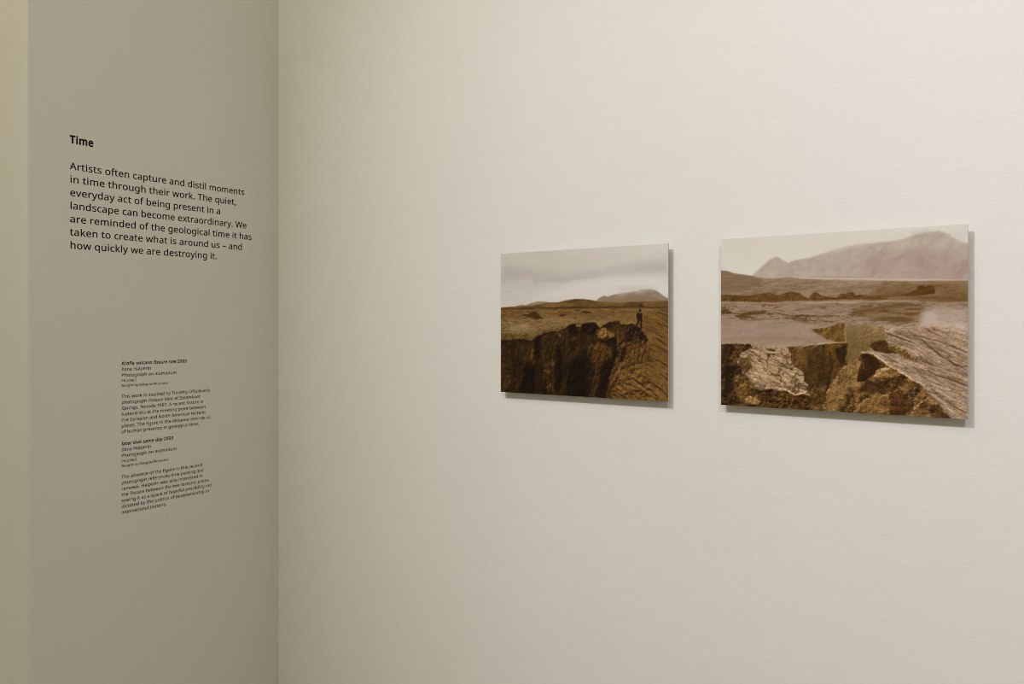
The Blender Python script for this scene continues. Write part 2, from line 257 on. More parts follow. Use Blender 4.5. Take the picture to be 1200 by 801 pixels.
    'e': [564,[[[292,546,245,546,338,546],[410,516,377,536,443,496],[486,431,469,468,504,395],[513,304,513,353,513,286],[513,251,513,269,391,251],[146,251,268,251,147,190],[192,112,163,144,222,81],[317,65,264,65,351,65],[407,74,381,68,434,81],[489,102,461,90,489,76],[489,25,489,51,462,13],[408,-1,435,4,381,-7],[313,-10,350,-10,262,-10],[178,21,218,0,139,42],[87,113,109,72,66,154],[55,264,55,205,55,323],[84,415,65,373,104,457],[167,512,132,489,203,535]],[[291,474,321,474,249,474],[191,433,216,460,167,406],[148,321,153,369,239,321],[421,321,330,321,421,352],[407,401,416,378,398,424],[365,454,384,442,345,467]]]],
    'f': [344,[[[332,468,332,491,287,468],[197,468,242,468,197,312],[197,0,197,156,168,0],[109,0,138,0,109,156],[109,468,109,312,78,468],[15,468,46,468,15,482],[15,509,15,495,46,519],[109,539,78,529,109,549],[109,570,109,560,109,616],[129,682,116,653,143,711],[189,745,163,732,215,758],[283,765,246,765,304,765],[341,759,324,763,359,756],[387,747,374,752,379,724],[364,678,372,701,353,681],[327,688,341,685,313,691],[284,693,299,693,255,693],[218,663,233,683,204,644],[197,571,197,613,197,559],[197,536,197,548,242,536],[332,536,287,536,332,513]]]],
    'g': [615,[[[275,546,206,546,310,546],[370,526,342,539,399,513],[443,465,423,492,445,465],[448,465,446,465,452,489],[460,536,456,512,483,536],[530,536,507,536,530,354],[530,-9,530,173,530,-60],[504,-136,521,-102,487,-171],[425,-214,460,-197,390,-231],[290,-240,345,-240,251,-240],[183,-231,216,-237,151,-226],[97,-206,122,-217,97,-179],[97,-125,97,-152,122,-138],[186,-156,152,-149,220,-163],[295,-167,256,-167,341,-167],[403,-126,377,-153,430,-99],[443,-16,443,-63,443,-9],[443,5,443,-2,443,13],[444,40,443,24,445,55],[446,71,445,65,445,71],[442,71,443,71,423,44],[373,10,400,23,345,-3],[276,-10,313,-10,207,-10],[113,63,152,14,74,112],[55,267,55,180,55,352],[113,470,74,420,152,521]],[[287,472,323,472,257,472],[210,448,231,464,190,432],[163,378,174,409,151,347],[146,266,146,310,146,200],[182,114,158,149,207,79],[289,62,242,62,316,62],[359,72,340,65,378,79],[407,105,394,90,420,120],[435,163,429,140,441,186],[444,246,444,214,444,253],[444,267,444,260,444,316],[427,385,438,355,416,415],[376,451,399,437,353,465]]]],
    'h': [618,[[[173,537,173,611,173,524],[171,498,172,511,171,485],[168,462,169,473,170,462],[174,462,172,462,185,481],[217,508,200,496,234,520],[275,535,254,529,296,542],[341,545,318,545,384,545],[449,524,420,538,479,511],[515,461,500,490,530,432],[537,349,537,395,537,233],[537,0,537,116,508,0],[450,0,479,0,450,114],[450,343,450,229,450,386],[421,440,440,419,402,461],[330,472,371,472,290,472],[236,449,259,464,213,434],[187,383,197,412,178,354],[173,277,173,319,173,185],[173,0,173,92,144,0],[85,0,114,0,85,253],[85,760,85,507,114,760],[173,760,144,760,173,686]]]],
    'i': [258,[[[173,536,144,536,173,357],[173,0,173,179,144,0],[85,0,114,0,85,179],[85,536,85,357,114,536]],[[130,737,115,737,143,737],[165,723,155,732,176,714],[181,681,181,700,181,662],[165,639,176,648,155,630],[130,625,143,625,115,625],[93,639,103,630,83,648],[78,681,78,662,78,700],[93,723,83,714,103,732]]]],
    'k': [534,[[[172,363,172,495,172,352],[171,321,171,338,170,304],[168,276,169,289,169,276],[172,276,171,276,176,281],[190,299,182,289,198,309],[214,329,206,319,223,340],[236,355,230,348,293,415],[407,536,350,476,441,536],[510,536,476,536,438,460],[293,307,365,383,370,205],[525,0,448,102,490,0],[419,0,454,0,357,83],[233,250,295,167,213,232],[172,197,192,215,172,131],[172,0,172,66,143,0],[85,0,114,0,85,253],[85,760,85,507,114,760],[172,760,143,760,172,628]]]],
    'l': [258,[[[173,0,173,253,144,0],[85,0,114,0,85,253],[85,760,85,507,114,760],[173,760,144,760,173,507]]]],
    'm': [935,[[[673,546,638,546,734,546],[809,499,779,530,839,468],[854,349,854,418,854,233],[854,0,854,116,825,0],[767,0,796,0,767,115],[767,345,767,230,767,387],[740,440,758,419,723,461],[658,472,695,472,606,472],[546,427,569,457,524,397],[513,296,513,353,513,197],[513,0,513,99,484,0],[426,0,455,0,426,115],[426,345,426,230,426,373],[414,415,422,396,406,435],[378,458,394,449,362,467],[316,472,341,472,280,472],[231,449,252,464,210,434],[186,384,196,413,177,355],[173,278,173,320,173,185],[173,0,173,93,144,0],[85,0,114,0,85,179],[85,536,85,357,109,536],[156,536,132,536,160,512],[169,463,165,487,171,463],[174,463,172,463,185,482],[215,509,199,497,232,522],[270,537,250,531,290,543],[332,546,311,546,373,546],[435,524,408,539,463,509],[496,456,483,487,498,456],[501,456,499,456,519,487],[574,524,543,509,605,539]]]],
    'n': [618,[[[343,546,320,546,407,546],[488,499,455,530,521,468],[537,349,537,418,537,233],[537,0,537,116,508,0],[450,0,479,0,450,114],[450,343,450,229,450,386],[421,440,440,419,402,461],[330,472,371,472,271,472],[207,422,230,455,184,389],[173,278,173,341,173,185],[173,0,173,93,144,0],[85,0,114,0,85,179],[85,536,85,357,109,536],[156,536,132,536,160,512],[169,463,165,487,171,463],[174,463,172,463,186,482],[218,509,201,497,236,522],[277,537,256,531,298,543]]]],
    'o': [605,[[[551,269,551,328,551,224],[533,150,545,185,522,116],[483,63,505,87,462,39],[405,8,435,21,373,-4],[301,-10,339,-10,266,-10],[203,8,233,-4,173,21],[125,63,147,39,103,87],[73,150,86,116,61,185],[55,269,55,224,55,328],[85,419,65,378,105,460],[171,513,134,492,208,535],[304,546,253,546,353,546],[432,513,395,535,470,492],[519,419,498,460,540,378]],[[146,269,146,332,146,227],[163,159,151,190,174,128],[214,88,191,105,237,71],[303,63,267,63,339,63],[392,88,369,71,415,105],[443,159,432,129,454,190],[460,269,460,227,460,312],[443,378,454,348,432,408],[391,447,414,431,368,464],[302,472,339,472,247,472],[183,418,208,454,158,382]]]],
    'p': [615,[[[340,546,311,546,406,546],[499,477,459,523,540,431],[560,269,560,362,560,208],[532,115,551,157,514,74],[455,21,488,42,422,1],[339,-10,384,-10,312,-10],[266,1,287,-6,245,8],[211,29,226,18,196,41],[173,68,184,54,171,68],[167,68,169,68,168,57],[171,25,170,42,172,8],[173,-20,173,-7,173,-93],[173,-240,173,-167,144,-240],[85,-240,114,-240,85,19],[85,536,85,277,109,536],[157,536,133,536,161,512],[169,463,165,487,170,463],[173,463,172,463,184,478],[211,505,197,492,226,518],[265,535,244,528,286,542]],[[324,472,373,472,288,472],[237,451,259,465,215,438],[189,390,199,417,179,363],[173,286,174,328,173,280],[173,269,173,275,173,225],[187,157,178,188,196,126],[234,87,212,103,257,71],[326,63,287,63,359,63],[406,90,385,72,428,108],[453,163,443,132,464,194],[469,270,469,230,469,331],[433,417,457,380,410,454]]]],
    'q': [615,[[[442,-11,442,-87,442,1],[443,31,442,15,444,47],[447,72,445,61,445,72],[441,72,443,72,426,49],[377,14,404,30,350,-2],[273,-10,316,-10,208,-10],[115,60,156,13,75,106],[55,267,55,175,55,328],[83,421,64,380,102,462],[161,514,128,493,194,535],[276,546,233,546,318,546],[379,522,352,538,406,506],[443,463,427,486,444,463],[447,463,446,463,451,487],[460,536,456,512,483,536],[530,536,507,536,530,277],[530,-240,530,19,501,-240],[442,-240,471,-240,442,-164]],[[290,63,241,63,327,63],[378,83,356,70,401,96],[427,144,417,117,437,172],[443,248,442,207,443,254],[443,266,443,260,443,334],[409,420,432,386,386,455],[288,473,346,473,240,473],[181,416,204,454,158,379],[146,265,146,328,146,202],[181,116,158,152,205,81]]]],
    'r': [413,[[[335,546,310,546,345,546],[367,544,356,546,379,543],[398,540,389,542,394,513],[387,459,391,486,378,461],[358,464,369,463,348,465],[329,466,338,466,308,466],[270,453,289,462,251,444],[220,416,235,432,205,401],[185,360,194,382,177,338],[173,286,173,313,173,191],[173,0,173,95,144,0],[85,0,114,0,85,179],[85,536,85,357,109,536],[157,536,133,536,160,503],[167,438,164,471,168,438],[171,438,170,438,182,458],[212,492,196,476,228,509],[267,531,246,522,288,541]]]],
    's': [479,[[[434,148,434,177,434,113],[408,61,425,84,391,38],[334,8,366,20,302,-4],[220,-10,264,-10,183,-10],[123,-1,150,-7,97,5],[52,24,73,13,52,51],[52,104,52,77,73,93],[129,74,99,83,160,65],[222,61,191,61,267,61],[319,82,299,68,339,97],[349,140,349,116,349,153],[338,176,345,165,331,187],[298,208,317,197,280,219],[217,244,252,230,182,257],[128,284,153,271,103,297],[71,332,84,313,58,351],[51,404,51,375,51,449],[106,509,69,484,143,534],[252,546,192,546,285,546],[343,536,315,543,372,530],[423,510,398,521,413,487],[393,440,403,463,370,449],[322,464,347,457,297,471],[246,474,272,474,210,474],[163,456,182,468,144,445],[135,409,135,429,135,394],[148,371,139,382,157,361],[191,341,171,351,212,332],[273,307,239,320,307,294],[360,268,336,281,384,255],[415,219,402,238,428,201]]]],
    't': [361,[[[264,62,239,62,277,62],[305,65,291,63,319,68],[339,73,330,70,339,51],[339,6,339,28,330,1],[299,-5,316,-2,282,-8],[249,-10,265,-10,221,-10],[171,4,195,-5,148,14],[114,55,129,31,99,79],[92,156,92,113,92,260],[92,468,92,364,67,468],[16,468,41,468,16,482],[16,510,16,496,42,522],[93,545,67,533,105,583],[128,659,116,621,145,659],[180,659,163,659,180,618],[180,536,180,577,232,536],[335,536,283,536,335,513],[335,468,335,491,283,468],[180,468,232,468,180,365],[180,158,180,261,180,125],[203,85,188,101,219,70]]]],
    'u': [618,[[[533,536,504,536,533,357],[533,0,533,179,509,0],[461,0,485,0,457,24],[448,71,452,47,447,71],[444,71,445,71,433,52],[400,25,418,37,382,13],[341,-1,362,4,320,-7],[274,-10,297,-10,231,-10],[167,10,195,-3,137,24],[101,74,116,45,86,103],[79,185,79,140,79,302],[79,536,79,419,109,536],[168,536,138,536,168,421],[168,191,168,306,168,148],[197,95,178,116,216,74],[287,63,246,63,327,63],[381,85,358,70,405,101],[430,151,421,122,440,180],[445,257,445,216,445,350],[445,536,445,443,474,536]]]],
    'v': [508,[[[203,0,237,0,135,179],[0,536,68,357,31,536],[94,536,63,536,132,431],[208,220,170,325,213,205],[225,171,219,189,231,153],[241,119,236,136,246,103],[251,78,249,89,252,78],[255,78,254,78,258,89],[266,120,262,103,271,137],[283,172,277,154,290,190],[300,220,295,206,338,325],[414,536,376,431,445,536],[508,536,477,536,440,357],[304,0,372,179,270,0]]]],
    'w': [786,[[[431,303,462,202,427,317],[419,344,423,331,415,358],[408,383,412,371,405,396],[400,418,403,407,397,429],[394,445,395,438,393,445],[390,445,391,445,389,438],[384,418,387,429,382,407],[376,383,380,396,373,370],[366,343,370,357,363,330],[354,302,359,316,322,202],[258,1,290,101,225,1],[158,1,191,1,109,180],[11,537,60,358,41,537],[102,537,72,537,127,442],[176,251,151,346,181,232],[191,192,186,212,196,173],[203,136,200,154,207,119],[211,91,210,104,212,91],[215,91,214,91,217,99],[222,121,219,109,225,133],[230,159,227,146,234,172],[240,199,237,186,244,212],[251,235,248,224,283,336],[346,537,314,436,378,537],[442,537,410,537,473,436],[534,235,503,336,539,220],[548,186,543,203,554,169],[562,135,558,152,566,119],[570,92,569,105,571,92],[574,92,573,92,575,103],[581,134,578,117,585,151],[594,190,589,170,599,211],[610,251,605,231,635,346],[685,537,660,442,715,537],[775,537,745,537,725,358],[626,1,676,180,592,1],[523,1,557,1,492,102]]]],
    'x': [529,[[[212,274,147,183,150,361],[27,536,89,449,60,536],[127,536,94,536,173,469],[265,334,219,401,311,401],[402,536,356,469,435,536],[501,536,468,536,439,449],[316,274,378,361,381,183],[511,0,446,91,478,0],[411,0,444,0,362,71],[265,214,314,143,216,143],[117,0,166,71,84,0],[18,0,51,0,83,91]]]],
    'y': [510,[[[1,536,73,357,32,536],[95,536,64,536,134,434],[211,231,172,333,218,213],[229,179,224,196,235,162],[245,130,240,146,250,115],[256,85,253,100,257,85],[260,85,259,85,264,102],[279,150,270,123,288,178],[306,232,297,205,342,333],[415,536,379,435,447,536],[510,536,478,536,433,333],[279,-74,356,129,266,-107],[234,-161,251,-136,218,-186],[172,-219,197,-206,148,-233],[84,-240,119,-240,68,-240],[42,-237,54,-239,30,-236],[11,-232,20,-234,11,-209],[11,-162,11,-185,18,-163],[37,-166,27,-165,48,-167],[70,-168,59,-168,91,-168],[123,-156,108,-164,139,-149],[162,-123,151,-138,173,-109],[189,-73,182,-92,198,-49],[217,-2,208,-26,145,177]]]],
    '–': [500,[[[40,229,180,229,40,255],[40,307,40,281,180,307],[460,307,320,307,460,281],[460,229,460,255,320,229]]]],
    '’': [175,[[[163,703,161,707,157,680],[140,627,149,654,131,600],[109,545,121,572,98,518],[77,469,88,493,55,469],[12,469,34,469,17,488],[26,529,21,508,31,550],[40,593,36,572,45,615],[52,657,49,636,56,678],[62,714,59,697,93,714],[156,714,125,714,158,710]]]],
    ' ': [260,[]],
}
m_vinyl, *_ = new_mat('black_vinyl', 0.6, 0.12, 0, (0.006, 0.006, 0.0055))


GLYPH_CACHE = {}


def glyph_mesh(c):
    """one cut-out letter, filled at 10 units per em: (vertices in em/1000, faces)"""
    if c in GLYPH_CACHE:
        return GLYPH_CACHE[c]
    cu = bpy.data.curves.new('glyph', 'CURVE')
    cu.dimensions = '2D'
    cu.fill_mode = 'BOTH'
    cu.resolution_u = 4
    for pts in GLYPHS[c][1]:
        sp = cu.splines.new('BEZIER')
        sp.bezier_points.add(len(pts) - 1)
        sp.use_cyclic_u = True
        for bp, p in zip(sp.bezier_points, pts):
            bp.handle_left_type = bp.handle_right_type = 'FREE'
            bp.co, bp.handle_left, bp.handle_right = [(p[i] / 100.0, p[i + 1] / 100.0, 0) for i in (0, 2, 4)]
    tmp = bpy.data.objects.new('glyph', cu)
    COL.objects.link(tmp)
    dg = bpy.context.evaluated_depsgraph_get()
    me = bpy.data.meshes.new_from_object(tmp.evaluated_get(dg))
    bpy.data.objects.remove(tmp)
    out = ([(v.co.x * 100.0, v.co.y * 100.0) for v in me.vertices], [tuple(f.vertices) for f in me.polygons])
    bpy.data.meshes.remove(me)
    GLYPH_CACHE[c] = out
    return out


def text_mesh(name, lines, parent, bold=0.0):
    """lines: (runs [(string, italic)], left, baseline, em, wanted width). One mesh of cut vinyl lying on the plane x = 0,
    running along the wall towards the corner (+y) and up (+z)."""
    V, F = [], []
    for runs, left, base, em, width in lines:
        track = bold * 1.3
        nat = sum(GLYPHS[c][0] + track for s, _ in runs for c in s) / 1000.0
        sx = width / nat
        x = left
        for s, ital in runs:
            sh = 0.20 if ital else 0.0
            for c in s:
                if GLYPHS[c][1]:
                    gv, gf = glyph_mesh(c)
                    # a heavier weight: the same outline swept round a small circle
                    for q in range(8 if bold else 1):
                        da, db = bold * math.cos(q * math.pi / 4), bold * 0.8 * math.sin(q * math.pi / 4)
                        n = len(V)
                        V += [(q * 2e-6, x + (a + da + sh * b_) * sx / 1000.0, base + (b_ + db) * em / 1000.0) for a, b_ in gv]
                        F += [tuple(i + n for i in f) for f in gf]
                x += (GLYPHS[c][0] + track) * sx / 1000.0
    return link_mesh(name, V, F, m_vinyl, parent)


R = lambda s: [(s, False)]
I = lambda s: [(s, True)]
intro = thing('wall_text', (0.0002, 0, EYE), 'large black introductory wall lettering headed Time, above the smaller captions', 'wall text', 'black lettering on the text wall')
text_mesh('heading', [(R('Time'), -0.5491, 0.3885, 0.02283, 0.051899999999999995)], intro, bold=46.0)
text_mesh('paragraph', [
    (R('Artists often capture and distil moments'), -0.5495, 0.332, 0.02101, 0.4426),
    (R('in time through their work. The quiet,'), -0.5495, 0.30375, 0.02101, 0.4185),
    (R('everyday act of being present in a'), -0.5495, 0.2755, 0.02101, 0.3722),
    (R('landscape can become extraordinary. We'), -0.5495, 0.24725, 0.02101, 0.4491),
    (R('are reminded of the geological time it has'), -0.5495, 0.219, 0.02101, 0.4649),
    (R('taken to create what is around us – and'), -0.5495, 0.19075, 0.02101, 0.4362),
    (R('how quickly we are destroying it.'), -0.5495, 0.1625, 0.02101, 0.3624),
], intro, bold=13.0)
caption_a = thing('caption_text', (0.0002, 0, EYE), 'small black caption lettering headed Krafla volcano fissure row, upper of the two captions', 'wall text', 'black lettering on the text wall')
text_mesh('title', [
    ([('Krafla volcano fissure row ', True), ('2003', False)], -0.435, -0.0912, 0.01022, 0.1635),
], caption_a, bold=34.0)
text_mesh('artist_name', [
    (R('Ilana Halperin'), -0.435, -0.10446, 0.01008, 0.0715),
], caption_a, bold=12.0)
text_mesh('medium', [
    (R('Photograph on aluminium'), -0.435, -0.11772, 0.01008, 0.1362),
], caption_a, bold=12.0)
text_mesh('accession_number', [
    (R('PR.2006.5'), -0.435, -0.12942, 0.00742, 0.0365),
], caption_a, bold=12.0)
text_mesh('credit_line', [
    (R('Bought by Glasgow Museums'), -0.435, -0.14022, 0.00742, 0.1148),
], caption_a, bold=12.0)
text_mesh('description', [
    (R('This work is inspired by Timothy O’Sullivan’s'), -0.435, -0.1657, 0.01008, 0.2266),
    ([('photograph ', False), ('Fissure Vent at Steamboat', True)], -0.435, -0.17896, 0.01008, 0.1989),
    ([('Springs, Nevada', True), (' 1867. A recent fissure in', False)], -0.435, -0.19222, 0.01008, 0.2088),
    (R('Iceland sits at the meeting point between'), -0.435, -0.20548, 0.01008, 0.2152),
    (R('the Eurasian and North American tectonic'), -0.435, -0.21874, 0.01008, 0.2159),
    (R('plates. The figure in the distance reminds us'), -0.435, -0.232, 0.01008, 0.2283),
    (R('of human presence in geological time.'), -0.435, -0.24526, 0.01008, 0.1963),
], caption_a, bold=12.0)
caption_b = thing('caption_text', (0.0002, 0, EYE), 'small black caption lettering headed later that same day, lower of the two captions', 'wall text', 'black lettering on the text wall')
text_mesh('title', [
    ([('later that same day ', True), ('2003', False)], -0.435, -0.2722, 0.01022, 0.128),
], caption_b, bold=34.0)
text_mesh('artist_name', [
    (R('Ilana Halperin'), -0.435, -0.28546, 0.01008, 0.0715),
], caption_b, bold=12.0)
text_mesh('medium', [
    (R('Photograph on aluminium'), -0.435, -0.29872, 0.01008, 0.1362),
], caption_b, bold=12.0)
text_mesh('accession_number', [
    (R('PR.2006.6'), -0.435, -0.31042, 0.00742, 0.0365),
], caption_b, bold=12.0)
text_mesh('credit_line', [
    (R('Bought by Glasgow Museums'), -0.435, -0.32122, 0.00742, 0.1148),
], caption_b, bold=12.0)
text_mesh('description', [
    (R('The absence of the figure in this second'), -0.435, -0.347, 0.01008, 0.2059),
    (R('photograph references time passing and'), -0.435, -0.36026, 0.01008, 0.2092),
    (R('renewal. Halperin was also interested in'), -0.435, -0.37352, 0.01008, 0.2066),
    (R('the fissure between the two tectonic plates,'), -0.435, -0.38678, 0.01008, 0.2266),
    (R('seeing it as a space of hopeful possibility not'), -0.435, -0.40004, 0.01008, 0.2319),
    (R('dictated by the politics of landownership or'), -0.435, -0.4133, 0.01008, 0.2257),
    (R('international borders.'), -0.435, -0.42656, 0.01008, 0.1108),
], caption_b, bold=12.0)

# ------------------------------------------------------------------ painting toolkit for the two printed photographs
def hash2(ix, iy, seed):
    h = (ix.astype(np.int64) * 374761393 + iy.astype(np.int64) * 668265263 + seed * 974634721) & 0xFFFFFFFF
    h = ((h ^ (h >> 13)) * 1274126177) & 0xFFFFFFFF
    h = h ^ (h >> 16)
    return (h & 0xFFFFFF) / float(0x1000000)


def vnoise(x, y, seed):
    ix, iy = np.floor(x), np.floor(y)
    fx, fy = x - ix, y - iy
    fx, fy = fx * fx * (3 - 2 * fx), fy * fy * (3 - 2 * fy)
    a, b_ = hash2(ix, iy, seed), hash2(ix + 1, iy, seed)
    c, d = hash2(ix, iy + 1, seed), hash2(ix + 1, iy + 1, seed)
    return (a * (1 - fx) + b_ * fx) * (1 - fy) + (c * (1 - fx) + d * fx) * fy


def fbm(x, y, seed, octv=4, gain=0.55):
    s, a, t = 0.0, 1.0, 0.0
    for k in range(octv):
        s = s + a * vnoise(x * 2 ** k + 17.3 * k, y * 2 ** k + 9.1 * k, seed + k)
        t += a
        a *= gain
    return s / t - 0.5                        # about -0.5 .. 0.5


def relief(x, y, seed, octv=4, step=0.35, gain=0.62):
    """rough rock: how the faces of a bumpy surface catch side light, about -1 .. 1"""
    r = (fbm(x, y, seed, octv, gain) - fbm(x + step, y + step * 1.3, seed, octv, gain)) * 4.0
    return np.tanh(r * 1.3)


def veins(x, y, seed, thin=16.0, octv=4):
    """thin broken lines: where a slow noise crosses zero"""
    n = fbm(x, y, seed, octv)
    return np.clip(1 - np.abs(n) * thin, 0, 1) * np.clip(.5 + 2.6 * fbm(x * .7, y * .5, seed + 31, 2), 0, 1)


def sstep(a, b_, x):
    t = np.clip((x - a) / (b_ - a), 0, 1)
    return t * t * (3 - 2 * t)


class Canvas:
    """a picture, painted layer over layer; coordinates run 0..1000 across and 0..1000 down"""
    def __init__(self, w, h, aspect):
        self.w, self.h, self.aspect = w, h, aspect
        self.U, self.V = np.meshgrid(np.linspace(0, 1000, w), np.linspace(0, 1000, h))
        self.img = np.zeros((h, w, 3))

    def grad(self, stops):
        v = [s[0] for s in stops]
        for k in range(3):
            self.img[..., k] = np.interp(self.V, v, [s[1][k] for s in stops])

    def poly(self, pts, soft=4.0, warp=0.0, freq=0.02, seed=1, soft_top=None):
        U, V = self.U, self.V
        if warp:
            U = U + warp * 2 * fbm(self.U * freq, self.V * freq, seed, 4)
            V = V + warp * 2 * fbm(self.U * freq, self.V * freq, seed + 50, 4)
        inside = np.zeros(U.shape, bool)
        dist = np.full(U.shape, 1e9)
        n = len(pts)
        for i in range(n):
            x1, y1 = pts[i]; x2, y2 = pts[(i + 1) % n]
            if y1 != y2:
                c = ((y1 > V) != (y2 > V)) & (U < (x2 - x1) * (V - y1) / (y2 - y1) + x1)
                inside ^= c
            dx, dy = (x2 - x1) * self.aspect, y2 - y1
            l2 = dx * dx + dy * dy + 1e-9
            t = np.clip(((U - x1) * self.aspect * dx + (V - y1) * dy) / l2, 0, 1)
            dist = np.minimum(dist, np.hypot((U - x1) * self.aspect - t * dx, V - y1 - t * dy))
        sd = np.where(inside, dist, -dist)
        return sstep(-soft, soft, sd)

    def lay(self, mask, color, tex=None):
        c = np.array(color, float)
        if tex is not None:
            up = np.clip(tex, 0, 1)[..., None]
            c = c[None, None, :] * (1 + np.minimum(tex, 0)[..., None]) + up * (0.5 * c + np.array((34, 31, 26)))
        self.img += (c - self.img) * np.clip(mask, 0, 1)[..., None]

    def mul(self, mask, f):
        self.img *= (1 + (np.asarray(f) - 1) * np.clip(mask, 0, 1))[..., None]

    def band(self, pts, width, soft=3.0, warp=0.0, freq=0.02, seed=1):
        """a stroke along an open line, tapering to its ends"""
        U, V = self.U, self.V
        if warp:
            U = U + warp * 2 * fbm(self.U * freq, self.V * freq, seed, 3)
            V = V + warp * 2 * fbm(self.U * freq, self.V * freq, seed + 50, 3)
        m = np.zeros(U.shape)
        n = len(pts) - 1
        for i in range(n):
            x1, y1 = pts[i]; x2, y2 = pts[i + 1]
            dx, dy = (x2 - x1) * self.aspect, y2 - y1
            t = np.clip(((U - x1) * self.aspect * dx + (V - y1) * dy) / (dx * dx + dy * dy + 1e-9), 0, 1)
            d = np.hypot((U - x1) * self.aspect - t * dx, V - y1 - t * dy)
            g = (i + t) / n
            wd = width * (0.35 + 0.65 * np.sin(np.pi * np.clip(0.08 + 0.84 * g, 0, 1)))
            m = np.maximum(m, sstep(soft, -soft, d - wd))
        return m

    def rot(self, deg):
        a = math.radians(deg)
        x, y = self.U * self.aspect, self.V
        return x * math.cos(a) + y * math.sin(a), -x * math.sin(a) + y * math.cos(a)


def srgb_lin(c):
    c = np.clip(c, 0, 255) / 255.0
    return np.where(c <= 0.04045, c / 12.92, ((c + 0.055) / 1.055) ** 2.4)


def paint_chasm():
    """sepia landscape: grey cloud, low hills, a plain split by a deep dark fissure, a small figure on its edge"""
    c = Canvas(470, 357, 1.318)
    U, V = c.U, c.V
    # sky and cloud
    c.grad([(0, (190, 180, 166)), (120, (186, 176, 162)), (240, (190, 181, 168)), (420, (198, 189, 175))])
    lr = sstep(0, 1000, U)
    c.mul(np.ones_like(U), 0.975 + 0.055 * lr)
    wx, wy = c.rot(2)
    cl = fbm(U * .004, V * .014, 3, 4)
    c.mul(np.ones_like(U), 1 + 0.05 * cl)
    dk = c.poly([(3,87),(216,131),(409,165),(726,126),(1003,97),(1003,193),(830,200),(619,207),(365,217),(216,217),(201,189),(3,185)], 34, 24, .008, 5)
    c.lay(dk * .62, (168, 158, 146), 0.05 * cl)
    c.lay(c.band([(231,203),(409,206),(605,198)], 9, 9, 8, .01, 6) * .35, (163, 153, 142))
    c.lay(c.band([(13,277),(45,271),(77,279)], 6, 7) * .35, (172, 163, 150))
    c.lay(c.poly([(480,216),(726,188),(956,214),(1000,275),(1000,319),(830,276),(619,316),(409,326),(216,330)], 40, 10, .01, 8) * .55, (207, 197, 184))
    # far mountain on the right, its top in the cloud
    tx = fbm(U * .02, V * .03, 11, 4)
    mt = c.poly([(603,358),(619,339),(635,327),(653,320),(668,327),(706,314),(766,303),(830,296),(862,285),(913,285),(944,302),(971,327),(1005,352),(1005,378),(603,370)], 5, 3, .02, 12)
    c.lay(mt, (136, 116, 94), .25 * tx)
    c.lay(c.poly([(646,356),(779,331),(906,331),(1003,363),(1003,386),(619,378)], 14, 4, .02, 14) * .5, (122, 96, 66), .25 * tx)
    c.lay(c.poly([(726,265),(830,261),(931,266),(956,294),(894,298),(830,305),(726,320)], 16, 10, .02, 13) * .55, (186, 176, 163))
    # far hills on the left
    c.lay(c.poly([(92,384),(139,369),(167,375),(201,359),(254,349),(294,353),(328,362),(394,358),(423,399),(3,392)], 4, 3, .02, 15), (143, 122, 96), .2 * tx)
    # dark middle hills
    hl = c.poly([(-3,389),(108,384),(185,379),(261,370),(309,358),(365,362),(430,344),(473,337),(529,339),(578,349),(619,360),(726,367),(830,366),(1005,361),(1005,430),(-3,426)], 4, 3, .02, 16)
    c.lay(hl, (100, 72, 37), .8 * fbm(U * .012, V * .04, 17, 4) + .3 * fbm(U * .05, V * .10, 199, 3))
    c.lay(c.band([(0,399),(216,397),(423,399),(646,399),(830,399),(1005,405)], 7, 5, 6, .02, 18) * .75, (66, 42, 14))
    # the plain
    tp = fbm(U * .010, V * .05, 21, 5)
    tf = fbm(U * .05, V * .12, 22, 4)
    pl = c.poly([(-11,406),(216,405),(423,405),(646,407),(830,408),(1011,414),(1011,1013),(-11,1089)], 4, 3, .02, 20)
    c.lay(pl, (112, 83, 43), .45 * tp + .35 * tf + .07 * relief(U * .03, V * .12, 19, 4))
    c.lay(c.poly([(7,486),(216,470),(508,467),(726,480),(673,511),(508,508),(365,552),(216,577),(7,596)], 26, 14, .012, 23) * .6, (134, 108, 70), .25 * tp + .4 * tf)
    c.lay(c.poly([(45,503),(139,498),(201,519),(170,564),(61,578)], 22, 8, .012, 24) * .4, (152, 129, 97), .2 * tf)
    c.lay(pl * veins(U * .012, V * .075, 201, 14) * .55, (72, 46, 16))
    c.lay(pl * np.clip(5 * fbm(U * .05, V * .16, 203, 3) - .75, 0, .7), (70, 45, 17))
    c.lay(c.poly([(619,488),(726,453),(830,438),(1000,430),(1000,440),(843,481),(766,505),(700,493)], 14, 10, .02, 204) * .6, (122, 90, 44), .4 * tf)
    # soil darkens in a speckled strip along the rim
    rimdark = c.poly([(-3,572),(139,578),(261,564),(409,519),(409,551),(284,586),(216,613),(-3,630)], 10, 8, .03, 25)
    c.lay(rimdark * np.clip(.35 + 2.2 * fbm(U * .06, V * .09, 26, 3), 0, 1), (74, 50, 18))
    # dark mounds
    for pts, s in (([(133,448),(155,441),(182,440),(198,428),(221,420),(243,432),(261,452),(285,472),(239,473),(201,465),(170,455)], 27),
                   ([(374,448),(401,440),(430,449),(401,455)], 28), ([(515,432),(536,419),(564,425),(578,434),(543,439)], 29), ([(477,419),(497,414),(514,422),(494,425)], 30),
                   ([(843,387),(858,378),(871,394),(856,406)], 31)):
        c.lay(c.poly(pts, 4, 5, .04, s) * .9, (58, 34, 12), .4 * tf)
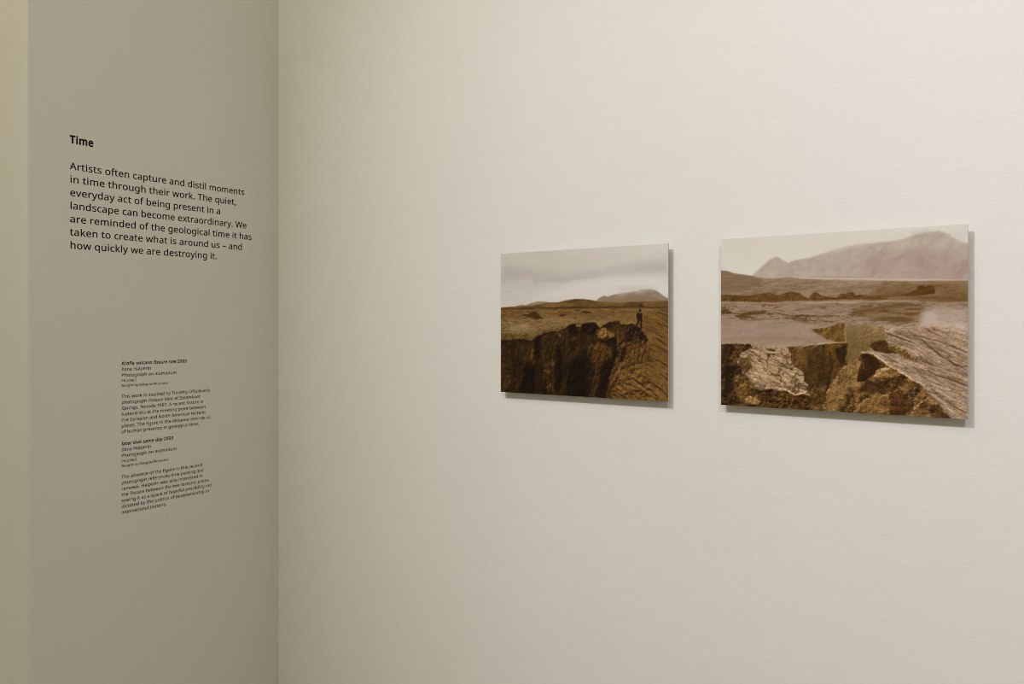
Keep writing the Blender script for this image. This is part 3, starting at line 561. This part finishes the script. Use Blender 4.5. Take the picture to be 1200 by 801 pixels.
    # the fissure: dark from the rim down
    ch = c.poly([(-11,634),(45,623),(108,618),(155,614),(208,623),(239,597),(270,590),(285,573),(328,563),(365,563),(391,550),(420,540),(440,518),(469,511),(486,530),(511,530),(525,508),(564,502),(600,496),(608,517),(627,530),(660,514),(668,502),(710,496),(739,493),(750,514),(768,508),(784,517),(799,508),(830,526),(861,535),(881,571),(894,616),(856,662),(830,723),(766,787),(726,881),(706,974),(700,1036),(-11,1089)], 3, 9, .035, 33)
    c.lay(ch, (40, 23, 7))
    colx = fbm(U * .022, V * .0045, 34, 4)                       # columns of the cliff face
    colf = fbm(U * .09, V * .02, 35, 4)
    rk = fbm(U * .05, V * .05, 36, 4)
    rl = relief(U * .045 * 1.3, V * .030, 37, 4)                  # broken rock, lit from the right
    rf = relief(U * .11 * 1.3, V * .085, 38, 3)
    tone = .30 * rl + .20 * rf + .5 * rk
    face = ch * c.poly([(-19,634),(276,577),(605,503),(605,621),(550,764),(550,1048),(-19,1090)], 30)
    c.lay(face * np.clip(.30 + 2.6 * colx + .6 * colf, 0, .8), (62, 40, 13), tone)
    def streak(pts, col, a, s, soft=10):
        c.lay(c.poly(pts, soft, 16, .02, s) * a * np.clip(.70 + 1.3 * colf + .5 * rl, 0, 1.05), col, tone)
    streak([(3,647),(61,642),(73,780),(61,1000),(3,1003)], (60, 38, 13), .8, 40)
    streak([(7,800),(42,807),(67,915),(54,1000),(7,1003)], (86, 54, 20), .6, 41)
    streak([(80,642),(155,638),(164,777),(139,878),(80,780)], (48, 33, 11), .9, 42)
    streak([(170,654),(216,656),(222,775),(193,826),(170,777)], (82, 52, 22), .8, 43)
    streak([(69,848),(139,861),(131,995),(69,999)], (64, 40, 14), .7, 44)
    streak([(282,580),(380,566),(387,705),(365,770),(291,773)], (50, 34, 10), .9, 45)
    streak([(288,773),(353,746),(359,835),(336,982),(303,984),(285,871)], (90, 58, 21), .85, 46)
    streak([(374,576),(391,592),(403,672),(391,705)], (112, 78, 42), .7, 47, 5)
    streak([(409,575),(536,543),(536,764),(466,814),(409,769)], (46, 28, 8), .8, 48)
    streak([(380,834),(437,816),(437,976),(380,979)], (56, 34, 11), .6, 49)
    streak([(486,829),(550,764),(550,890),(508,987),(486,973)], (42, 25, 7), .7, 50)
    for pts, s in (([(142,844),(162,787),(201,786),(228,841),(224,989),(136,995)], 52), ([(222,603),(264,593),(270,675),(255,749),(225,767)], 53),
                   ([(359,673),(391,640),(403,833),(380,979),(350,981)], 54), ([(430,800),(550,669),(564,889),(550,1016),(430,992)], 55), ([(437,519),(480,514),(489,575),(446,591)], 56),
                   ([(522,511),(600,502),(605,558),(564,590),(522,575)], 57)):
        c.lay(c.poly(pts, 10, 16, .02, s) * np.clip(.8 + .8 * rk, 0, .95), (19, 9, 3), tone)
    # blocks fallen in the middle of the fissure
    for pts, col, a, s in (([(605,550),(673,524),(710,557),(706,601),(646,617),(611,597)], (118, 84, 38), .9, 60),
                        ([(668,502),(734,490),(742,542),(726,619),(700,573),(670,542)], (58, 38, 11), .9, 61),
                        ([(558,826),(581,755),(627,698),(673,685),(700,727),(673,806),(619,902),(605,1000),(547,994)], (76, 47, 16), .85, 62),
                        ([(585,637),(632,608),(686,666),(700,712),(646,698),(605,730),(575,763)], (84, 54, 20), .85, 63),
                        ([(726,542),(779,511),(830,557),(830,617),(766,664),(726,696),(713,635)], (74, 47, 16), .85, 64),
                        ([(673,837),(706,789),(766,733),(830,648),(849,693),(830,754),(779,847),(726,957),(700,999),(657,996)], (92, 61, 23), .9, 65),
                        ([(710,804),(766,738),(820,663),(830,681),(779,756),(726,850),(693,913)], (116, 82, 38), .6, 59)):
        c.lay(c.poly(pts, 7, 14, .03, s) * a, col, 1.15 * tone)
    for pts, a, s in (([(627,792),(673,728),(706,758),(673,883),(632,979),(616,949)], .85, 66), ([(605,621),(700,596),(706,635),(646,639)], .8, 67), ([(706,588),(721,619),(721,711),(706,758),(694,728)], .85, 69),
                      ([(766,572),(830,579),(849,617),(805,633),(759,664),(739,634)], .7, 79), ([(550,827),(578,763),(592,825),(564,983),(543,985)], .7, 80)):
        c.lay(c.poly(pts, 9, 14, .03, s) * a, (26, 13, 4), tone)
    c.lay(c.poly([(766,548),(786,514),(830,529),(894,609),(856,623),(817,587),(794,595),(779,572)], 6, 12, .04, 68) * .9, (44, 24, 14), 1.6 * tone)
    # the slope on the right, its strata running down to the right
    xs, ys = c.rot(31)
    st = fbm(xs * .008, ys * .06, 70, 4)
    sf = fbm(xs * .03, ys * .16, 71, 4)
    sr = relief(xs * .02, ys * .09, 71, 4)
    sl = c.poly([(858,538),(830,499),(894,439),(1011,411),(1011,1021),(706,1044),(726,973),(779,855),(830,784),(906,751),(843,678),(881,647),(906,616)], 5, 10, .035, 72)
    c.lay(sl, (104, 73, 31), .60 * st + .55 * sf + .10 * sr)
    c.lay(sl * np.clip(3.0 * (st + sf * .8) - .35, 0, .8), (54, 33, 10), .15 * sr)
    c.lay(sl * veins(xs * .008, ys * .05, 206, 13) * .75, (44, 26, 7))
    c.lay(sl * veins(xs * .02, ys * .10, 208, 12) * .45, (150, 114, 66))
    c.lay(c.poly([(766,817),(830,754),(894,797),(981,882),(1000,999),(726,1004)], 24, 10, .02, 73) * np.clip(.25 + .5 * rl + rk, 0, .7), (130, 96, 50), .3 * sf)
    c.lay(c.poly([(817,693),(881,669),(894,722),(926,750),(869,755),(830,769),(779,801),(786,755)], 8, 14, .03, 74) * .8, (50, 29, 9), tone)
    c.lay(c.poly([(759,631),(837,605),(894,631),(921,691),(894,752),(830,748),(779,778),(726,819),(710,758),(729,673)], 8, 14, .03, 240) * .85, (88, 59, 23), 1.2 * tone)
    c.lay(c.poly([(746,665),(779,649),(766,725),(729,773)], 8, 12, .03, 241) * .75, (30, 16, 5), tone)
    rub = c.poly([(713,912),(779,801),(856,791),(931,900),(950,958),(931,1012),(686,1014)], 16, 14, .02, 77)
    r2 = relief(xs * .028, ys * .055, 75, 4)
    c.lay(rub * .8, (98, 66, 27), .35 * r2 + .2 * rf + .4 * rk)
    c.lay(rub * np.clip(-1.0 * r2 - .3, 0, .6), (38, 20, 6))
    c.lay(rub * np.clip(1.0 * r2 - .5, 0, .4), (150, 114, 66))
    for pts in ([(894,872),(944,906),(1000,962)], [(906,631),(956,660),(1000,689)], [(894,541),(944,571),(1000,603)], [(944,824),(981,845),(1000,866)], [(950,437),(981,455),(1003,470)],
                [(906,721),(956,743),(1000,770)], [(931,489),(969,511),(1003,526)]):
        c.lay(c.band(pts, 3.5, 4, 10, .03, 78) * .75, (46, 27, 8))
    c.lay(ch * veins(U * .03, V * .02, 210, 10) * .6, (16, 8, 2))
    c.mul(ch * c.poly([(-19,783),(706,758),(706,1044),(-19,1098)], 70), .82)
    # the small standing figure
    fig = (38, 21, 15)
    body = np.maximum.reduce([
        c.poly([(835,439),(843,431),(857,431),(863,440),(862,475),(837,476)], 2.5),
        c.poly([(838,472),(851,472),(846,496),(833,525),(825,522),(834,499)], 2.5),
        c.poly([(848,472),(862,472),(861,505),(858,543),(851,541),(852,505)], 2.5),
        c.poly([(830,445),(838,437),(839,478),(832,478)], 2.5)])
    c.lay(body, fig)
    c.lay(c.poly([(844,414),(849,410),(856,415),(857,428),(849,433),(844,427)], 2.5) , (40, 22, 18))
    c.lay(c.poly([(844,430),(857,430),(860,439),(843,439)], 2) * .6, (120, 100, 82))
    # print grain
    c.mul(np.ones_like(U), 1 + .06 * (hash2(np.round(U * 3), np.round(V * 3), 90) - .5))
    return c


def paint_plain():
    """sepia landscape: pale misty mountain, dark low lava mounds, pinkish plain with steam, broken slabs at a rift"""
    c = Canvas(590, 448, 1.318)
    U, V = c.U, c.V
    c.grad([(0, (209, 200, 186)), (100, (210, 201, 188)), (260, (216, 207, 194))])
    rk = fbm(U * .05, V * .05, 101, 4)
    fine = fbm(U * .11, V * .13, 102, 3)
    rl = relief(U * .030 * 1.3, V * .030, 191, 4)
    rf = relief(U * .085 * 1.3, V * .085, 192, 3)
    # mountain
    mt = c.poly([(146,223),(169,196),(196,166),(227,134),(249,123),(260,125),(282,142),(306,156),(339,146),(371,139),(403,137),(435,123),(449,113),(492,99),(548,81),(614,73),(700,69),(762,59),(804,46),(854,32),(894,30),(933,50),(967,84),(1006,104),(1006,293),(146,260)], 9, 5, .02, 103)
    mx, my = c.rot(-38)
    rid = fbm(mx * .012, my * .03, 104, 4)
    c.lay(mt, (180, 163, 147), .10 * rk + .14 * rid + .01 * rf)
    c.lay(mt * sstep(60, 215, V) * sstep(250, 900, U) * .8, (170, 147, 133), .10 * rk + .22 * rid + .015 * rf)
    c.lay(mt * c.poly([(657,137),(763,114),(864,120),(963,156),(999,201),(999,275),(711,262),(614,233)], 40, 20, .01, 105) * .5, (163, 138, 126), .1 * rk + .16 * rid)
    c.lay(c.poly([(804,28),(864,22),(914,40),(933,60),(884,71),(824,67)], 18, 8, .02, 107) * .45, (168, 155, 138))
    c.lay(c.poly([(933,39),(1010,24),(1010,95),(967,96)], 22, 10, .02, 106) * .6, (203, 193, 180))
    c.lay(c.poly([(435,73),(614,51),(783,27),(783,59),(614,86),(458,124)], 16, 8, .02, 108) * .35, (206, 196, 182))
    c.lay(mt * veins(mx * .008, my * .018, 223, 7) * .35, (158, 132, 118))
    # middle hills
    th = fbm(U * .010, V * .035, 110, 5)
    hl = c.poly([(-8,187),(31,194),(57,209),(121,221),(171,237),(233,246),(318,244),(371,251),(458,264),(614,274),(763,282),(1011,286),(1011,514),(-8,513)], 5, 3, .02, 111)
    c.lay(hl, (144, 118, 90), .30 * th + .22 * fine + .07 * relief(U * .03, V * .08, 196, 4))
    c.lay(c.poly([(-8,189),(57,210),(159,236),(196,262),(134,301),(-8,329)], 14, 6, .02, 112) * .7, (122, 98, 72), .3 * th)
    c.lay(c.band([(354,251),(526,256),(700,271),(865,281),(1006,288)], 5, 4, 3, .01, 113) * .85, (192, 173, 150))
    c.lay(c.band([(389,243),(515,250),(614,258)], 2, 3) * .6, (130, 106, 84))
    c.lay(c.poly([(700,289),(1006,300),(1006,435),(763,425),(614,392),(657,333)], 18, 12, .012, 114) * np.clip(.55 + 1.8 * th, 0, 1), (112, 80, 44), .35 * fine)
    c.lay(hl * veins(U * .010, V * .05, 225, 11) * .5, (106, 78, 48))
    # dark lava mounds
    lv = c.poly([(-8,333),(83,338),(134,346),(166,337),(191,332),(224,326),(258,346),(280,339),(318,327),(354,335),(371,356),(391,364),(410,338),(426,333),(458,355),(509,364),(528,338),(542,344),(555,336),(571,332),(587,355),(614,350),(647,362),(711,370),(711,382),(593,379),(481,377),(366,378),(196,384),(96,378),(-8,373)], 4, 6, .03, 115)
    c.lay(lv, (98, 66, 28), .5 * rk + .15 * rf)
    c.lay(c.poly([(752,359),(799,343),(816,329),(822,311),(836,304),(850,314),(861,304),(880,313),(887,334),(883,354),(845,359),(799,363)], 5, 6, .04, 116), (88, 54, 18), .5 * rk)
    c.lay(c.band([(614,371),(700,358),(783,360),(865,375),(1006,386)], 8, 6, 9, .02, 117) * .6, (96, 64, 28))
    # the plain
    tp = fbm(U * .008, V * .06, 120, 5)
    pl = c.poly([(-15,383),(196,390),(366,384),(548,394),(700,388),(824,393),(1006,400),(1007,1026),(-15,1117)], 5, 4, .02, 121)
    c.lay(pl, (151, 126, 102), .28 * tp + .20 * fine + .06 * relief(U * .02, V * .10, 195, 4))
    c.lay(c.band([(366,390),(526,392),(679,389),(824,389)], 5, 4, 4, .02, 122) * .75, (180, 157, 130))
    c.lay(c.band([(-2,383),(108,387),(221,387)], 4, 4, 4, .02, 123) * .6, (170, 146, 120))
    spk = np.clip(4.5 * (tp + .5 * fine) - .25, 0, .85)
    c.lay(c.poly([(-8,393),(1006,403),(1006,499),(700,514),(318,505),(-8,513)], 16) * spk, (96, 66, 36))
    c.lay(c.poly([(571,406),(835,404),(845,470),(763,506),(658,498),(571,452)], 22, 14, .012, 124) * .5, (120, 90, 56), .5 * tp + .3 * fine)
    for pts, s in (([(0,421),(31,427),(60,450),(0,453)], 125), ([(65,467),(108,444),(134,435),(215,436),(196,452),(121,461),(172,474),(96,487)], 126), ([(264,456),(330,459),(458,467),(354,472)], 127), ([(435,420),(470,417),(464,426)], 128)):
        c.lay(c.poly(pts, 5, 7, .03, s) * .8, (84, 52, 22), .5 * rk)
    c.lay(pl * sstep(520, 330, V) * veins(U * .010, V * .085, 211, 12) * .65, (92, 62, 32))
    c.lay(pl * np.clip(5 * fbm(U * .045, V * .17, 213, 3) - .80, 0, .65), (100, 70, 38))
    c.lay(c.poly([(593,395),(835,393),(855,455),(784,511),(658,506),(549,460)], 20, 14, .015, 233) * np.clip(.2 + 4 * fbm(U * .02, V * .09, 234, 4), 0, .8), (98, 68, 36), .3 * rk)
    # smooth plateau
    c.lay(c.poly([(-8,493),(172,484),(354,501),(412,560),(481,607),(318,638),(-8,634)], 26, 10, .01, 130) * .75, (158, 134, 116), .12 * tp + .08 * fine)
    c.lay(c.poly([(0,597),(258,578),(470,594),(526,612),(318,638),(0,630)], 10, 6, .02, 131) * np.clip(.3 + 2 * fine, 0, .7), (140, 114, 88))
    # right-hand slabs, strata falling to the right
    xs, ys = c.rot(27)
    st = fbm(xs * .006, ys * .05, 132, 4)
    sf = fbm(xs * .025, ys * .14, 133, 4)
    sl = c.poly([(700,561),(753,543),(825,531),(1006,521),(1007,1026),(969,1008),(935,996),(885,920),(835,824),(763,763),(701,708),(656,673),(700,663),(763,691),(700,618)], 7, 5, .03, 134)
    c.lay(sl, (147, 121, 97), .30 * st + .30 * sf + .08 * relief(xs * .02, ys * .08, 193, 4))
    c.lay(sl * np.clip(4 * (st + .5 * sf) - .40, 0, .6), (112, 82, 52))
    for pts, w, s in (([(702,561),(753,585),(799,605)], 4, 135), ([(835,594),(880,644),(915,687),(973,728),(1000,734)], 5, 136), ([(804,572),(895,603),(1000,656)], 3, 137),
                      ([(825,748),(915,788),(1000,830)], 5, 138), ([(865,834),(925,860),(999,884)], 3, 139), ([(763,662),(865,718),(1000,784)], 3, 140), ([(895,891),(945,931),(998,970)], 4, 141)):
        c.lay(c.band(pts, w, 4, 7, .03, s) * .75, (92, 62, 34))
    c.lay(sl * veins(xs * .006, ys * .045, 215, 13) * .7, (88, 58, 30))
    c.lay(sl * veins(xs * .014, ys * .09, 217, 11) * .45, (196, 172, 144))
    # steam
    c.lay(c.poly([(837,443),(895,427),(1006,435),(1007,549),(895,528),(835,521)], 30, 16, .014, 142) * .7, (182, 161, 146), .14 * fine)
    c.lay(c.poly([(837,458),(865,447),(895,464),(885,511),(841,514)], 20, 12, .02, 143) * .6, (192, 172, 158))
    # rubble under the ridge
    rub = c.poly([(598,673),(658,676),(706,723),(763,773),(835,839),(880,913),(945,1010),(436,1053),(453,966),(493,823),(538,760)], 6, 10, .03, 149)
    r2 = relief(U * .026, V * .022, 146, 4)
    c.lay(rub, (106, 73, 34), .28 * r2 + .12 * rf + .5 * rk)
    c.lay(rub * np.clip(-1.0 * r2 - .25, 0, .7), (52, 29, 9))
    c.lay(rub * np.clip(1.0 * r2 - .55, 0, .4), (158, 122, 74))
    def block(pts, col, s, edge=(176, 144, 100), a=.95):
        m = c.poly(pts, 5, 14, .03, s)
        c.lay(m * a, col, .12 * rl + .10 * rf + .50 * rk)
        c.lay(m * (1 - np.roll(m, 6, 0)) * np.clip(.30 + .6 * rf, 0, .7), edge)
        return m
    # walls of the rift
    vs = fbm(U * .035, V * .006, 150, 4)
    m = c.poly([(403,542),(470,529),(498,517),(515,504),(540,507),(542,575),(551,618),(515,615),(470,594),(435,570)], 4, 5, .03, 151)
    c.lay(m, (110, 77, 34), .2 * rl + .15 * rf + .5 * rk)
    m = c.poly([(540,521),(582,517),(636,517),(684,526),(702,558),(700,597),(658,622),(642,653),(615,668),(598,678),(571,740),(549,736),(542,667),(551,615)], 6, 5, .03, 152)
    c.lay(m, (150, 122, 86), .40 * vs + .06 * rf)
    c.lay(m * sstep(430, 640, V) * .8, (104, 78, 40), .5 * vs + .3 * rk)
    c.lay(c.poly([(642,631),(658,607),(700,596),(716,626),(753,669),(711,671),(658,657)], 5, 6, .03, 153), (78, 48, 16), .7 * rk)
    block([(711,618),(753,632),(794,668),(830,716),(799,708),(753,680),(716,651)], (106, 76, 38), 154, (150, 122, 84))
    m = c.poly([(299,644),(354,640),(436,631),(515,615),(551,612),(551,667),(542,721),(571,740),(538,763),(495,826),(470,895),(454,1006),(408,1004),(401,922),(372,845),(373,790),(318,744),(316,681)], 4, 5, .03, 155)
    c.lay(m, (98, 67, 26), .6 * vs + .4 * rk + .10 * rf)
    c.lay(c.poly([(354,672),(436,654),(470,669),(464,825),(436,889),(389,860),(366,766)], 20, 10, .02, 156) * .5, (84, 55, 20), .8 * vs + .4 * rk)
    c.lay(c.poly([(498,653),(549,621),(549,728),(524,737),(513,699)], 8, 8, .02, 157) * .75, (52, 30, 8), .5 * rk)
    c.lay(c.band([(481,669),(486,762),(470,887)], 10, 9, 8, .02, 158) * .6, (56, 33, 10))
    c.lay(c.band([(401,655),(436,623),(515,615),(549,613)], 2.5, 3, 4, .03, 159) * .6, (186, 160, 128))
    # left: dark hollow, tilted slab, broken foot
    m = c.poly([(-11,637),(70,629),(134,631),(146,652),(93,686),(75,736),(106,809),(172,904),(184,1001),(-11,1016)], 4, 6, .03, 160)
    c.lay(m, (66, 40, 12), .25 * rl + .2 * rf + .8 * rk)
    c.lay(m * np.clip(3.2 * fbm(U * .03, V * .03, 161, 3) - .1, 0, .8), (112, 78, 34), .5 * rk)
    c.lay(c.poly([(0,781),(57,745),(65,844),(44,928),(0,948)], 16, 10, .02, 162) * .7, (44, 25, 8), .8 * rk)
    m = c.poly([(57,812),(102,801),(147,849),(178,904),(172,983),(96,975),(64,911)], 8, 10, .03, 163)
    c.lay(m * .8, (112, 78, 36), .25 * rl + .2 * rf + .6 * rk)
    xl, yl = c.rot(24)
    sl2 = fbm(xl * .008, yl * .06, 164, 4); sf2 = fbm(xl * .03, yl * .16, 165, 4)
    m = c.poly([(83,698),(101,678),(153,646),(215,646),(252,658),(280,648),(309,666),(318,692),(318,740),(349,767),(373,794),(372,839),(392,857),(378,908),(333,920),(294,897),(246,887),(203,867),(153,837),(128,779),(134,733),(102,714)], 4, 5, .03, 166)
    c.lay(m, (158, 130, 98), .40 * sl2 + .45 * sf2 + .12 * relief(xl * .025, yl * .09, 194, 4))
    c.lay(m * np.clip(4 * (sl2 + .6 * sf2) - .35, 0, .7), (106, 76, 44))
    c.lay(m * veins(xl * .010, yl * .06, 219, 12) * .8, (78, 50, 22))
    c.lay(m * veins(xl * .02, yl * .10, 221, 11) * .5, (198, 172, 136))
    c.lay(m * (1 - np.roll(m, -5, 0)) * np.clip(.3 + .7 * rf, 0, .8), (196, 168, 130))
    c.lay(c.poly([(85,711),(134,710),(147,775),(109,809),(83,764)], 7, 8, .03, 167) * .8, (84, 54, 20), .9 * rk)
    c.lay(c.band([(209,659),(233,662),(246,671)], 7, 4, 6, .04, 168) * .8, (74, 50, 20))
    m = c.poly([(172,904),(234,891),(294,900),(333,923),(380,911),(403,935),(410,1010),(179,1002)], 5, 7, .03, 169)
    c.lay(m, (78, 47, 15), .3 * rl + .2 * rf + .8 * rk)
    block([(106,961),(134,943),(179,963),(177,986),(121,980)], (140, 104, 62), 170)
    c.lay(c.poly([(203,903),(258,893),(273,930),(215,937)], 7, 8, .03, 171) * .7, (48, 26, 8), .6 * rk)
    # boulders in front
    block([(459,965),(472,894),(495,826),(524,769),(533,747),(571,737),(598,696),(609,726),(593,803),(554,882),(515,977),(482,998),(456,994)], (126, 93, 50), 172, (160, 126, 78))
    block([(567,998),(615,924),(658,894),(711,887),(722,932),(711,1004),(658,1003)], (122, 86, 42), 173, (158, 122, 74))
    c.lay(c.poly([(593,825),(598,757),(615,696),(636,677),(671,694),(686,731),(658,785),(621,826)], 6, 7, .03, 174) * .92, (56, 31, 9), .8 * rk)
    block([(654,793),(679,754),(722,740),(711,783),(669,800)], (150, 116, 70), 175)
    block([(713,881),(738,859),(784,876),(821,925),(805,963),(764,1000),(711,995)], (84, 51, 18), 176, (170, 132, 84))
    c.lay(c.poly([(615,836),(679,814),(753,843),(711,880),(647,891),(604,879)], 9, 9, .03, 177) * .7, (66, 40, 13), .8 * rk)
    block([(805,955),(835,924),(865,898),(895,934),(935,998),(795,1000)], (120, 84, 44), 178)
    c.lay(c.poly([(866,936),(895,934),(945,1006),(866,1002)], 6, 8, .03, 179) * .7, (62, 37, 13), .8 * rk)
    # pale lip of the ridge
    c.lay(c.band([(610,665),(658,675),(711,730),(763,769),(805,808),(840,833)], 6, 4, 5, .03, 180) * .75, (190, 162, 128))
    c.lay(c.band([(865,871),(905,919),(945,962),(988,1002)], 6, 5, 5, .03, 181) * .5, (184, 158, 128))
    foreground = c.poly([(-21,631),(549,609),(658,513),(1006,514),(1007,1026),(-21,1117)], 30)
    rocks = np.maximum(rub, c.poly([(-11,637),(318,647),(373,790),(481,886),(454,1052),(-11,1091)], 12))
    c.lay(rocks * veins(U * .020, V * .018, 227, 12) * .6, (44, 24, 7))
    c.lay(rocks * veins(U * .035, V * .03, 229, 9) * .35, (172, 136, 90))
    lum = c.img @ np.array((.3, .6, .1))
    c.img = np.clip(c.img * (1 + foreground * (np.power(np.clip(lum, 4, 255) / 95.0, .30) - 1))[..., None], 0, 255)
    c.mul(foreground, 1 + .07 * rf + .08 * relief(U * .2, V * .18, 197, 2))
    c.mul(np.ones_like(U), 1 + .05 * (hash2(np.round(U * 3), np.round(V * 3), 190) - .5))
    return c



# ------------------------------------------------------------------ the two prints on aluminium sheet
m_alu, *_ = new_mat('aluminium_edge', 0.42, 0.5, 0.0, (0.60, 0.54, 0.46))
m_batten, *_ = new_mat('batten_aluminium', 0.4, 0.5, 0.0, (0.62, 0.61, 0.58))
m_print, N, L, b = new_mat('photographic_print', 0.5, 0.12)
at = N.new('ShaderNodeVertexColor')
at.layer_name = 'picture'
L.new(at.outputs['Color'], b.inputs['Base Color'])

STANDOFF, SHEET = 0.0135, 0.003


def print_on_aluminium(name, x0, x1, z0, z1, cv, ref, label):
    """x0..z1 is the face; cv its painted canvas; ref = how bright white paper reads in the room's light"""
    w, h = x1 - x0, z1 - z0
    root = thing(name, ((x0 + x1) / 2, -STANDOFF, z0), label, 'photograph', 'photographs on aluminium')
    yb = SHEET
    boxes('aluminium_sheet', [(-w / 2, 0.0002, 0, w / 2, yb, h)], m_alu, root, bevel=0.0003)
    for bz in (.16, .78):
        boxes('mounting_batten', [(-w / 2 + .06, yb, h * bz, w / 2 - .06, STANDOFF, h * (bz + .06))], m_batten, root)
    # the printed face: a fine grid whose vertices carry the picture's dye colours
    gx, gz = np.meshgrid(np.linspace(-w / 2, w / 2, cv.w), np.linspace(h, 0, cv.h))
    co = np.stack([gx, np.zeros_like(gx), gz], -1).reshape(-1, 3).astype(np.float32)
    idx = np.arange(cv.w * cv.h).reshape(cv.h, cv.w)
    q = np.stack([idx[1:, :-1], idx[1:, 1:], idx[:-1, 1:], idx[:-1, :-1]], -1).reshape(-1, 4)
    me = bpy.data.meshes.new('printed_face')
    me.vertices.add(len(co)); me.vertices.foreach_set('co', co.ravel())
    me.loops.add(q.size); me.loops.foreach_set('vertex_index', q.ravel().astype(np.int32))
    me.polygons.add(len(q)); me.polygons.foreach_set('loop_start', np.arange(0, q.size, 4, dtype=np.int32))
    me.update(calc_edges=True)
    alb = np.clip(srgb_lin(cv.img) / srgb_lin(np.array(ref, float)) * np.array(WALL), 0.002, 0.9)
    rgba = np.concatenate([alb, np.ones(alb.shape[:2] + (1,))], -1).astype(np.float32)
    ca = me.color_attributes.new('picture', 'FLOAT_COLOR', 'POINT')
    ca.data.foreach_set('color', rgba.ravel())
    me.materials.append(m_print)
    o = bpy.data.objects.new('printed_face', me)
    COL.objects.link(o)
    o.parent = root
    return root


def real(a):                                   # wall position -> position on the face, which stands off the wall
    return CAM_X + (a - CAM_X) * (1 - STANDOFF / CAM_D)


def realz(a):
    return EYE + a * (1 - STANDOFF / CAM_D)


print_on_aluminium('photograph_print', real(.7411), real(1.1325), realz(-.1451), realz(.1523), paint_chasm(), (207, 200, 187),
                   'left landscape photograph, dark figure standing above a deep fissure under grey cloud')
print_on_aluminium('photograph_print', real(1.2363), real(1.6305), realz(-.1450), realz(.1536), paint_plain(), (219, 213, 203),
                   'right landscape photograph, pale misty mountain behind cracked rock slabs, no figure')
